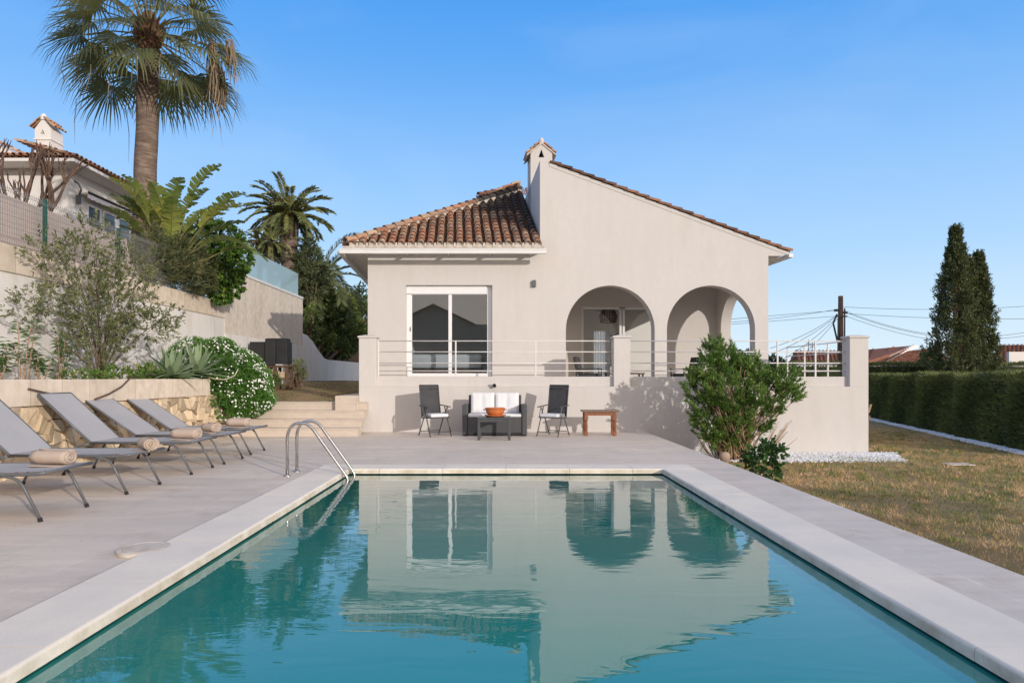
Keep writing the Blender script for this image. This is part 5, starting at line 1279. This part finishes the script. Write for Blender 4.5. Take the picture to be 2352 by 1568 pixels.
bt_('green_tree', 775, 870, 34, [(765, 740, 34, 33, 45), (785, 775, 35, 34, 38), (760, 790, 33.5, 28, 28), (795, 720, 36, 24, 30), (800, 760, 37, 28, 40)], 1400, .2, .09, 'dg2', 'mid green bushy tree left of the villa corner')
bt_('yellow_tree', 780, 870, 36, [(780, 700, 36, 22, 28), (760, 715, 36, 25, 26)], 420, .22, .09, 'dg3', 'yellowish green tree peeking above the bushy ones')
bt_('far_tree', 815, 870, 45, [(815, 700, 45, 16, 22), (828, 690, 45, 10, 28), (825, 735, 45, 26, 34), (800, 745, 45, 24, 24)], 500, .25, .12, 'dg1', 'darker distant tree close to the villa eaves')
bt_('far_tree', 833, 870, 41, [(835, 750, 41, 18, 55), (825, 790, 41, 26, 30)], 380, .2, .1, 'dg2', 'slim bush right beside the villa wall')
bt_('low_bush', 700, 870, 33, [(690, 600, 33, 20, 16), (650, 600, 34, 34, 14), (620, 592, 34, 26, 12)], 320, .2, .06, 'dg4', 'low hedge behind the glass balustrade at the date palm foot', zb=3.3)
bt_('climber', 712, 840, 28, [(714, 745, 28, 14, 40), (738, 783, 29.5, 24, 20), (770, 797, 32, 28, 12)], 420, .14, .08, 'dg2', 'leafy climber draping over the garden wall')
bt_('dead_bush', 682, 885, 21, [(682, 858, 21, 11, 20)], 60, .14, .03, 'oliveish', 'withered brown bush beside the barbecue', 1.0)
bt_('small_shrub', 610, 885, 18, [(612, 880, 18, 24, 12)], 130, .12, .03, 'dg2', 'low green shrub under the barbecue stand', 1.0, per=8, zb=.85)

# ================================================================ RIGHT SIDE BACKGROUND
M['hedge'] = foliage('cypress hedge sprays', (.06, .07, .025), (.15, .18, .05), (.32, .32, .10))
def hedge(name, p0, p1, width, z0, z1, n, L, W, label, top_round=.12, mat='hedge'):
    p0 = Vector((*p0, 0)); p1 = Vector((*p1, 0)); d = (p1-p0); Ln = d.length; d.normalize(); s = Vector((d.y, -d.x, 0))  # s points to the right of travel
    root = empty(name, (p0.x, p0.y, z0)); tag(root, label, 'hedge', None); lv = MB(); co = MB()
    H = z1-z0
    m = int(Ln/.8)+1; vs = []; w_ = width/2-.10
    for i in range(m+1):
        c = d*(Ln*i/m); vs += [c+s*w_, c+s*w_+Vector((0, 0, H-.12)), c-s*w_+Vector((0, 0, H-.12)), c-s*w_]
    fs = [(i*4+k, i*4+4+k, i*4+5+k, i*4+1+k) for i in range(m) for k in range(3)]+[(0, 1, 2, 3), (m*4+3, m*4+2, m*4+1, m*4)]
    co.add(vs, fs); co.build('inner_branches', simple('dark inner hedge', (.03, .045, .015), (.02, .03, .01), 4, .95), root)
    u = NR.uniform(0, Ln, n); r = NR.random(n); z = NR.uniform(0, H, n)
    side = np.where(r < .62, -1.0, np.where(r < .88, 0, 1.0))
    wv = .06*np.sin(u*1.7)+.05*np.sin(u*3.9+1)+NR.normal(0, .03, n)
    topw = .03*np.sin(u*.9)+.03*np.sin(u*2.3)
    off_ = np.where(side == 0, NR.uniform(-1, 1, n)*width/2, side*(width/2+wv-.05))
    zz = np.where(side == 0, H+topw+NR.normal(0, .02, n), z)
    D_ = np.array(d); S_ = np.array(s)
    P = D_[None]*u[:, None]+S_[None]*off_[:, None]; P[:, 2] = zz
    dr = np.where((side == 0)[:, None], np.array([0, 0, 1.0]), S_[None]*side[:, None]*.7+np.array([0, 0, .7]))+NR.normal(size=(n, 3))*.45
    tone = .45+.18*np.sin(u*2.1+zz*2)+NR.normal(0, .16, n)
    # sparse brown patches low down
    leafq(lv, P, dr, NR.uniform(.7, 1.3, n)*L, W, tone); lv.build('foliage', M[mat], root)
hedge('cypress_hedge', (12.86, 14.5), (18.3, 34), 1.1, -.55, 1.34, 60000, .13, .028, 'long clipped dark green hedge bordering the lawn on the right')
hedge('far_hedge', (17.5, 40), (34, 40), 1.2, -.5, AZ_(838, 40), 16000, .22, .06, 'second clipped hedge farther back in front of the tiled roofs')
M['cypress'] = foliage('cypress foliage', (.035, .05, .02), (.085, .105, .038), (.18, .20, .075))
def cypress(px, ytop, Y, wpx, label, n, ybase=862, bias=0, jag=1.0):
    k = Y/1500; x = AX(px, Y); z0 = -.5; zt = AZ_(ytop, Y); H = zt-z0; Rm = wpx*k
    root = empty('cypress_tree', (x, Y, z0)); tag(root, label, 'cypress', 'cypresses behind the hedge'); lv = MB(); tr = MB()
    tr.tube([(0, 0, 0), (0, 0, H*.85)], [.16, .03], 8); 
    nc = int(n/60)
    for i in range(nc):
        t = rnd.random()**.85; z = H*(.10+.89*t); prof = 1.06*(1-t)**.95*min(1, .55+t*2.5); rr = Rm*prof*(1+U(-.25, .22)*jag)*math.sqrt(U(.45, 1)); a = U(0, 2*PI); rr *= 1+.2*math.sin(t*31+3*a)
        c = np.array([rr*math.cos(a)+bias*k*(1-t), rr*math.sin(a)*.9, z]); h = np.array([math.cos(a)*.45, math.sin(a)*.45, 1.0])
        if i % 5 == 0: tr.tube([(0, 0, max(.2, z-rr*.8)), tuple(c)], [.04, .012], 5)
        m = 60; ln = U(.35, .75)*(1 if t < .85 else .6); s = NR.uniform(0, 1, m); P = c[None]+unit(h)[None]*(s*ln)[:, None]+NR.normal(size=(m, 3))*(.10*(1-.6*s))[:, None]
        leafq(lv, P, h[None]+NR.normal(size=(m, 3))*.6, .17, .05, np.clip(rnd.gauss(.45, .2)+NR.normal(0, .12, m), 0, 1))
    lv.build('crown', M['cypress'], root); tr.build('trunk', M['bark'], root)
cypress(2196, 528, 36, 50, 'tallest cypress with a ragged left side behind the hedge', 36000, bias=-8, jag=1.5)
cypress(2224, 596, 37, 30, 'shorter cypress in the middle of the cypress group', 18000)
cypress(2248, 588, 37.5, 40, 'right cypress of the group, dense and even', 30000, jag=.7)
# pole and cables
YP = 44
po = empty('utility_pole', (AX(1931, YP), YP, -.5)); tag(po, 'dark wooden utility pole with clamps behind the terrace', 'utility pole')
g = MB(); g.tube([(0, 0, 0), (0, 0, AZ_(680, YP)+.5)], [.22, .15], 10); g.build('pole', M['dark_bark'], po, smooth=True)
g = MB(); zc_ = AZ_(712, YP)+.5
g.box(-.4, -.12, -.12, .12, zc_-.1, zc_+.05); g.box(.12, .42, -.12, .12, zc_-.25, zc_-.1); g.box(-.3, .35, -.2, -.14, zc_-.5, zc_-.4); g.tube([(-.3, -.1, zc_-.3), (-.55, -.1, zc_-.9), (-.25, -.1, zc_-2.2)], .06, 6)
g.tube([(.22, -.1, zc_+.1), (.2, -.12, 0)], .05, 6); g.tube([(-.2, -.1, zc_-.6), (-.24, -.12, 0)], .06, 6); g.build('clamps', M['dark_frame'], po)
M['cable'] = simple('black cable', (.03, .03, .035), None, 5, .6)
cabs = [((1926, 710, 44), (1680, 740, 40), .1, 'cable running left from the pole top toward the villa, upper strand'), ((1926, 713, 44), (1680, 733, 40), .0, 'cable running left from the pole toward the villa, middle strand'),
        ((1926, 726, 44), (1680, 745, 42), .0, 'faint lower cable running left from the pole'), ((1924, 722, 44), (1770, 800, 30), .2, 'cable slanting down left from the pole, outermost'),
        ((1924, 724, 44), (1775, 812, 30), .2, 'cable slanting down left from the pole, second'), ((1924, 727, 44), (1790, 830, 30), .2, 'cable slanting down left from the pole, third'), ((1924, 731, 44), (1850, 810, 34), .1, 'steepest cable slanting down left from the pole'),
        ((1938, 705, 44), (2460, 695, 44), .3, 'topmost cable running right from the pole behind the cypresses'), ((1938, 720, 44), (2460, 730, 44), .2, 'second cable running right from the pole'),
        ((1938, 713, 44), (2460, 738, 44), 1.4, 'thick sagging cable right of the pole'), ((1938, 716, 44), (2460, 750, 44), 1.3, 'lower thick sagging cable right of the pole'), ((1938, 724, 44), (2460, 778, 44), 1.1, 'lowest sagging cable right of the pole')]
for a, b, sag, lb in cabs:
    A = at(*a); Bp = at(*b); n = 16; pts = []
    for i in range(n+1): t = i/n; q = A.lerp(Bp, t); q.z -= sag*4*t*(1-t); pts.append(q)
    g = MB(); g.tube([p-A for p in pts], .013, 5); o = g.build('power_cable', M['cable'], None); o.location = A; tag(o, lb, 'cable', 'cables on the utility pole')
# far houses
def far_house(loc, body, roofs, label):
    root = empty('far_house', loc); tag(root, label, 'house', 'tiled houses beyond the hedge'); L = Vector(loc)
    g = MB(xf=lambda x, y, z: (x-L.x, y-L.y, z-L.z))
    for b in body: g.box(*b)
    g.build('wall', M['white_plaster'], root)
    for (quad) in roofs:
        q = [Vector(p) for p in quad]    # eave a, eave b, ridge b, ridge a
        g = MB(xf=lambda x, y, z: (x-L.x, y-L.y, z-L.z)); g.add(q, [(0, 1, 2, 3)]); r = g.build('roof', M['far_tile'], root)
        g = MB(xf=lambda x, y, z: (x-L.x, y-L.y, z-L.z)); n = max(2, int((q[1]-q[0]).length/.28)); up = (q[1]-q[0]).cross(q[3]-q[0]).normalized()
        if up.z < 0: up = -up
        for i in range(n+1):
            t = i/n; tile_row(g, q[3].lerp(q[2], t)+up*.01, q[0].lerp(q[1], t)+up*.01, up, .1, .5)
        g.build('roof_tiles', M['tile_far'], r)
    return root
M['tile_far'] = simple('distant terracotta tile', (.36, .16, .095), (.22, .10, .065), 3, .9, .1, tint=.3)  # terracotta tone of the distant tile rows
def q4(pts, Ys): return [at(x, y, Y) for (x, y), Y in zip(pts, Ys)]
Y1 = 52
far_house((AX(1890, Y1), Y1, -.5), [(AX(1828, Y1), AX(1985, Y1), Y1, Y1+6, -.5, AZ_(838, Y1))],
          [q4([(1838, 836), (1990, 836), (1985, 806), (1831, 806)], [Y1-.3, Y1-.3, Y1+4, Y1+4]), q4([(1812, 842), (1838, 836), (1831, 806), (1829, 806)], [Y1+4, Y1-.3, Y1+4, Y1+4.5])], 'small tiled house with brown shutters seen through the terrace railing')
g = MB(); o = bpy.data.objects['far_house']
for x in (1868, 1881, 1893): g.box(AX(x-4, Y1)-o.location.x, AX(x+4, Y1)-o.location.x, -.06, -.01, .3, AZ_(845, Y1)+.5)
g.build('shutters', M['old_wood'], o)
Y2 = 58
far_house((AX(2060, Y2), Y2, -.5), [(AX(1996, Y2), AX(2100, Y2), Y2+1, Y2+6, -.5, AZ_(832, Y2))],
          [q4([(1985, 832), (2010, 840), (2103, 793), (1960, 806)], [Y2-2, Y2-2, Y2+3, Y2+8])], 'house with dark tiled roof and pale raking verge behind the far hedge')
g = MB(); o = bpy.data.objects['far_house.001']; lo = o.location
pts = [at(1990, 842, Y2-2.2), at(2010, 848, Y2-2.2), at(2112, 796, Y2+2.7), at(2103, 791, Y2+2.7)]; g.add([p-lo for p in pts]+[p-lo+Vector((0, .3, 0)) for p in pts], [(0, 1, 2, 3), (7, 6, 5, 4), (0, 3, 7, 4), (0, 4, 5, 1), (1, 5, 6, 2), (2, 6, 7, 3)]); g.build('verge', M['white_plaster'], o)
Y3 = 54
far_house((AX(2110, Y3), Y3, -.5), [(AX(2020, Y3), AX(2165, Y3), Y3+1, Y3+6, -.5, AZ_(834, Y3))],
          [q4([(2030, 838), (2120, 838), (2150, 800), (2090, 808)], [Y3-1, Y3-1, Y3+4, Y3+4]), q4([(2120, 838), (2178, 838), (2152, 800), (2150, 800)], [Y3-1, Y3+3, Y3+4, Y3+4])], 'hipped tiled roof just left of the cypresses')
Y4 = 44
far_house((AX(2330, Y4), Y4, -.5), [(AX(2295, Y4), AX(2420, Y4), Y4, Y4+5, -.5, AZ_(833, Y4))],
          [q4([(2289, 836), (2420, 836), (2415, 793), (2289, 793)], [Y4-.5, Y4-.5, Y4+5, Y4+5])], 'tiled house at the right picture edge beyond the cypresses')
o = empty('white_boundary_wall', (AX(2335, 40), 40, -.5)); tag(o, 'bluish white wall at the right picture edge in front of a tiled roof', 'wall')
g = MB(); g.box(AX(2318, 40)-AX(2335, 40), 4, 0, .2, 0, AZ_(808, 40)+.5); g.build('wall', M['white_plaster'], o)
bt_('round_bush', 2150, 870, 45, [(2138, 832, 45, 14, 14)], 90, .25, .12, 'dg2', 'round green bush in front of the hipped roof', zb=-.5, gr='bushes beyond the hedge')
bt_('round_bush', 1785, 870, 48, [(1790, 850, 48, 22, 14), (1775, 842, 48, 14, 16)], 200, .25, .12, 'dg1', 'dark bushes seen between the villa corner and the railing', zb=-.5, gr='bushes beyond the hedge')
bt_('round_bush', 1700, 870, 50, [(1700, 842, 50, 20, 18), (1720, 832, 50, 8, 22), (1690, 825, 50, 8, 12)], 240, .25, .1, 'dg1', 'dark bushes seen through the side arch', zb=-.5, gr='bushes beyond the hedge')
# antenna
for x, yt, lb in ((1857, 780, 'thin roof aerial left of the utility pole'), (1866, 786, 'second roof aerial standing closer to the pole')):
    o = empty('aerial', (AX(x, 54), 54, AZ_(810, 54))); tag(o, lb, 'aerial', 'roof aerials'); g = MB(); h = AZ_(yt, 54)-AZ_(810, 54)
    g.tube([(0, 0, -.5), (0, 0, h)], .03, 5); g.build('mast', M['grey_frame'], o); g = MB(); g.box(-.3, .3, -.02, .02, h-.15, h-.1); g.box(-.2, .2, -.02, .02, h-.4, h-.35); g.build('crossbar', M['grey_frame'], o)
# stand pipe beside the wall corner
o = empty('stand_pipe', (TR+.12, WY+.25, -.5)); tag(o, 'pale stand pipe with tap at the right corner of the terrace wall', 'pipe')
g = MB(); g.tube([(0, 0, 0), (0, 0, .75), (.06, 0, .82), (.02, 0, .88)], .022, 8); g.box(-.06, .12, -.05, .05, .05, .08); g.build('pipe', M['tan_stem'], o)
g = MB(); g.tube([(.02, 0, .95), (.08, 0, 1.15)], .025, 6); g.build('tap', M['tan_stem'], o)
# gravel
def pebbles(name, fn, n, r, label):
    ico = [(0, 0, 1), (.894, 0, .447), (.276, .851, .447), (-.724, .526, .447), (-.724, -.526, .447), (.276, -.851, .447), (.724, .526, -.447), (-.276, .851, -.447), (-.894, 0, -.447), (-.276, -.851, -.447), (.724, -.526, -.447), (0, 0, -1)]
    fc = [(0, 1, 2), (0, 2, 3), (0, 3, 4), (0, 4, 5), (0, 5, 1), (1, 6, 2), (2, 7, 3), (3, 8, 4), (4, 9, 5), (5, 10, 1), (6, 7, 2), (7, 8, 3), (8, 9, 4), (9, 10, 5), (10, 6, 1), (11, 7, 6), (11, 8, 7), (11, 9, 8), (11, 10, 9), (11, 6, 10)]
    I = np.array(ico); F = np.array(fc); g = MB()
    for i in range(n):
        p = fn(); s = U(.6, 1.3)*r; V = I*np.array([s*U(.8, 1.4), s*U(.8, 1.4), s*U(.5, .9)])+np.array(p)+NR.normal(size=(12, 3))*s*.08; t = rnd.random(); g.arr(V, F, [t]*20)
    o = g.build(name, M['pebble']); o['kind'] = 'stuff'; o['label'] = label
def gr1():
    y = 14.05+(WY-14.07)*rnd.random()-(.35*rnd.random()**3 if rnd.random() < .12 else 0); xr = 8.5+(y-13.72)*.42+U(-.1, .1)+.05*math.sin(y*9)
    return (xr-(xr-4.6)*rnd.random(), y+.04*math.sin(xr*3), -.52+U(0, .035))
pebbles('wall_gravel', gr1, 9500, .027, 'white pebbles along the foot of the terrace wall')
hd = Vector((18.3-11.2, 34-8.5, 0)).normalized(); hn = Vector((-hd.y, hd.x, 0))
def gr2(): 
    t = 20*rnd.random()**1.1; p = Vector((12.86, 14.5, 0))+hd*t+hn*U(.60, .95); return (p.x, p.y, -.50+U(0, .03))
pebbles('hedge_gravel', gr2, 5200, .034, 'white pebble strip along the foot of the hedge')
o = empty('stepping_stone', at(2200, 1066, 13.5)); o.location.z = -.5; tag(o, 'flat pale stepping stone sunk in the lawn', 'paving stone')
g = MB(); g.box(-.26, .26, -.16, .16, 0, .025); g.build('slab', M['stone_edge'], o, bevel=.01)
# grass blades
def grass(name, x0, x1, y0, y1, zf, n, h, mat, label, keep=lambda x, y: True):
    g = MB(); X = NR.uniform(x0, x1, n); Y = y0+(y1-y0)*NR.random(n)**1.15; k = np.array([keep(a, b) for a, b in zip(X, Y)]); X = X[k]; Y = Y[k]; n = len(X)
    P = np.stack([X, Y, zf(X, Y)], 1); D = np.stack([NR.normal(0, .5, n), NR.normal(0, .5, n), np.ones(n)], 1)
    pat = .48+.25*np.sin(X*.9+Y*.5)*np.sin(Y*.8+.5)+.25*np.sin(Y*1.25-X*.35+1.0)-.25*np.exp(-((Y-12.8)/1.0)**2)+.2*np.sin(X*3.1+1)*np.sin(Y*2.7)
    leafq(g, P, D, NR.uniform(.5, 1.2, n)*h, .008, np.clip(pat+NR.normal(0, .2, n), 0, 1)); o = g.build(name, mat); o['kind'] = 'stuff'; o['label'] = label
M['grass'] = foliage('dry lawn blades', (.15, .22, .05), (.50, .36, .16), (.74, .49, .28), .8, .1)
grass('grass', 3.45, 14, 4.5, 24, lambda X, Y: -.535+.02*np.sin(X*1.3+Y*.7)+.015*np.sin(Y*1.9)+.01, 130000, .05, M['grass'], 'short dry grass of the lawn', lambda x, y: x < y*.83+.3 and not (y > 15.6 and x < TR+.05))
def tufts(name, n):
    g = MB(); k = 0
    while k < n:
        y = U(5, 22); x = U(3.5, 13)
        if x > y*.83+.3 or (y > 13.6 and x < TR+.3): continue
        k += 1; m = 26; P = np.array([x, y, -.525])+NR.normal(size=(m, 3))*np.array([.05, .05, .004]); D = np.stack([NR.normal(0, .5, m), NR.normal(0, .5, m), np.ones(m)], 1)
        leafq(g, P, D, NR.uniform(.05, .11, m), .009, np.clip(rnd.choice([.1, .15, .5, .85])+NR.normal(0, .12, m), 0, 1))
    o = g.build(name, M['grass']); o['kind'] = 'stuff'; o['label'] = 'taller tufts in the lawn'
tufts('grass_tufts', 900)
grass('upper_grass', -7.8, -3.4, 16, 27, lambda X, Y: .70+np.minimum(.44, (Y-15.8)*.05), 14000, .05, foliage('green lawn blades', (.05, .08, .02), (.10, .12, .03), (.22, .16, .08), .8, .1), 'short grass behind the stone steps')

# ================================================================ BEHIND THE CAMERA (seen mirrored in the window)
rb = empty('rear_house', (-5.3, -14, 0)); tag(rb, 'dark gabled house mirrored in the bedroom window', 'house')
g = MB(); g.plate([[(-4.2, -.5), (9.5, -.5), (9.5, 5.35), (3.0, 5.35), (0, 6.76), (-4.2, 4.9)]], lambda u, v, w: (u, -w, v), 7); g.build('wall', plaster('grey brown render', (.55, .46, .35), .2), rb, fix=True)
g = MB()
for sgn, e_ in ((-1, (-4.5, 4.78)), (1, (3.2, 5.28))): g.plate([[(0, 6.78), (e_[0], e_[1]), (e_[0], e_[1]+.1), (0, 6.9)]], lambda u, v, w: (u, .3-w, v), 7.4)
g.build('roof', M['far_tile'], rb, fix=True)

for (x, y, zt, lb) in ((18.5, -8.5, 4.9, 'broad tree behind the camera shading the near lawn'), (23.5, -7.5, 4.6, 'second broad tree behind the camera beside the first'), (14.2, -10.5, 3.6, 'smaller tree behind the camera near the rear house')):
    blob_tree('garden_tree', (x, y, -.5), [((x, y, zt-1.5), (2.4, 2, 1.4)), ((x+1.2, y, zt-2.4), (2, 2, 1.2)), ((x-1.2, y, zt-2.6), (1.8, 1.8, 1.2))], 250, 9, .34, .2, M['dg2'], M['dark_bark'], lb, 'tree', 'trees behind the camera', .15, 6, .2, .4, .3)

g = MB(); pts = [at(470, 866, 13.75), at(495, 873, 13.7), at(520, 874, 13.65), at(540, 864, 13.65), at(547, 850, 13.7)]
g.tube([p+Vector((.0, -.0, .02)) for p in pts], .012, 6); tag(g.build('garden_hose', simple('pale rubber hose', (.5, .48, .33), None, 8, .5), None, smooth=True), 'pale curled hose lying over the daisy bush', 'hose')
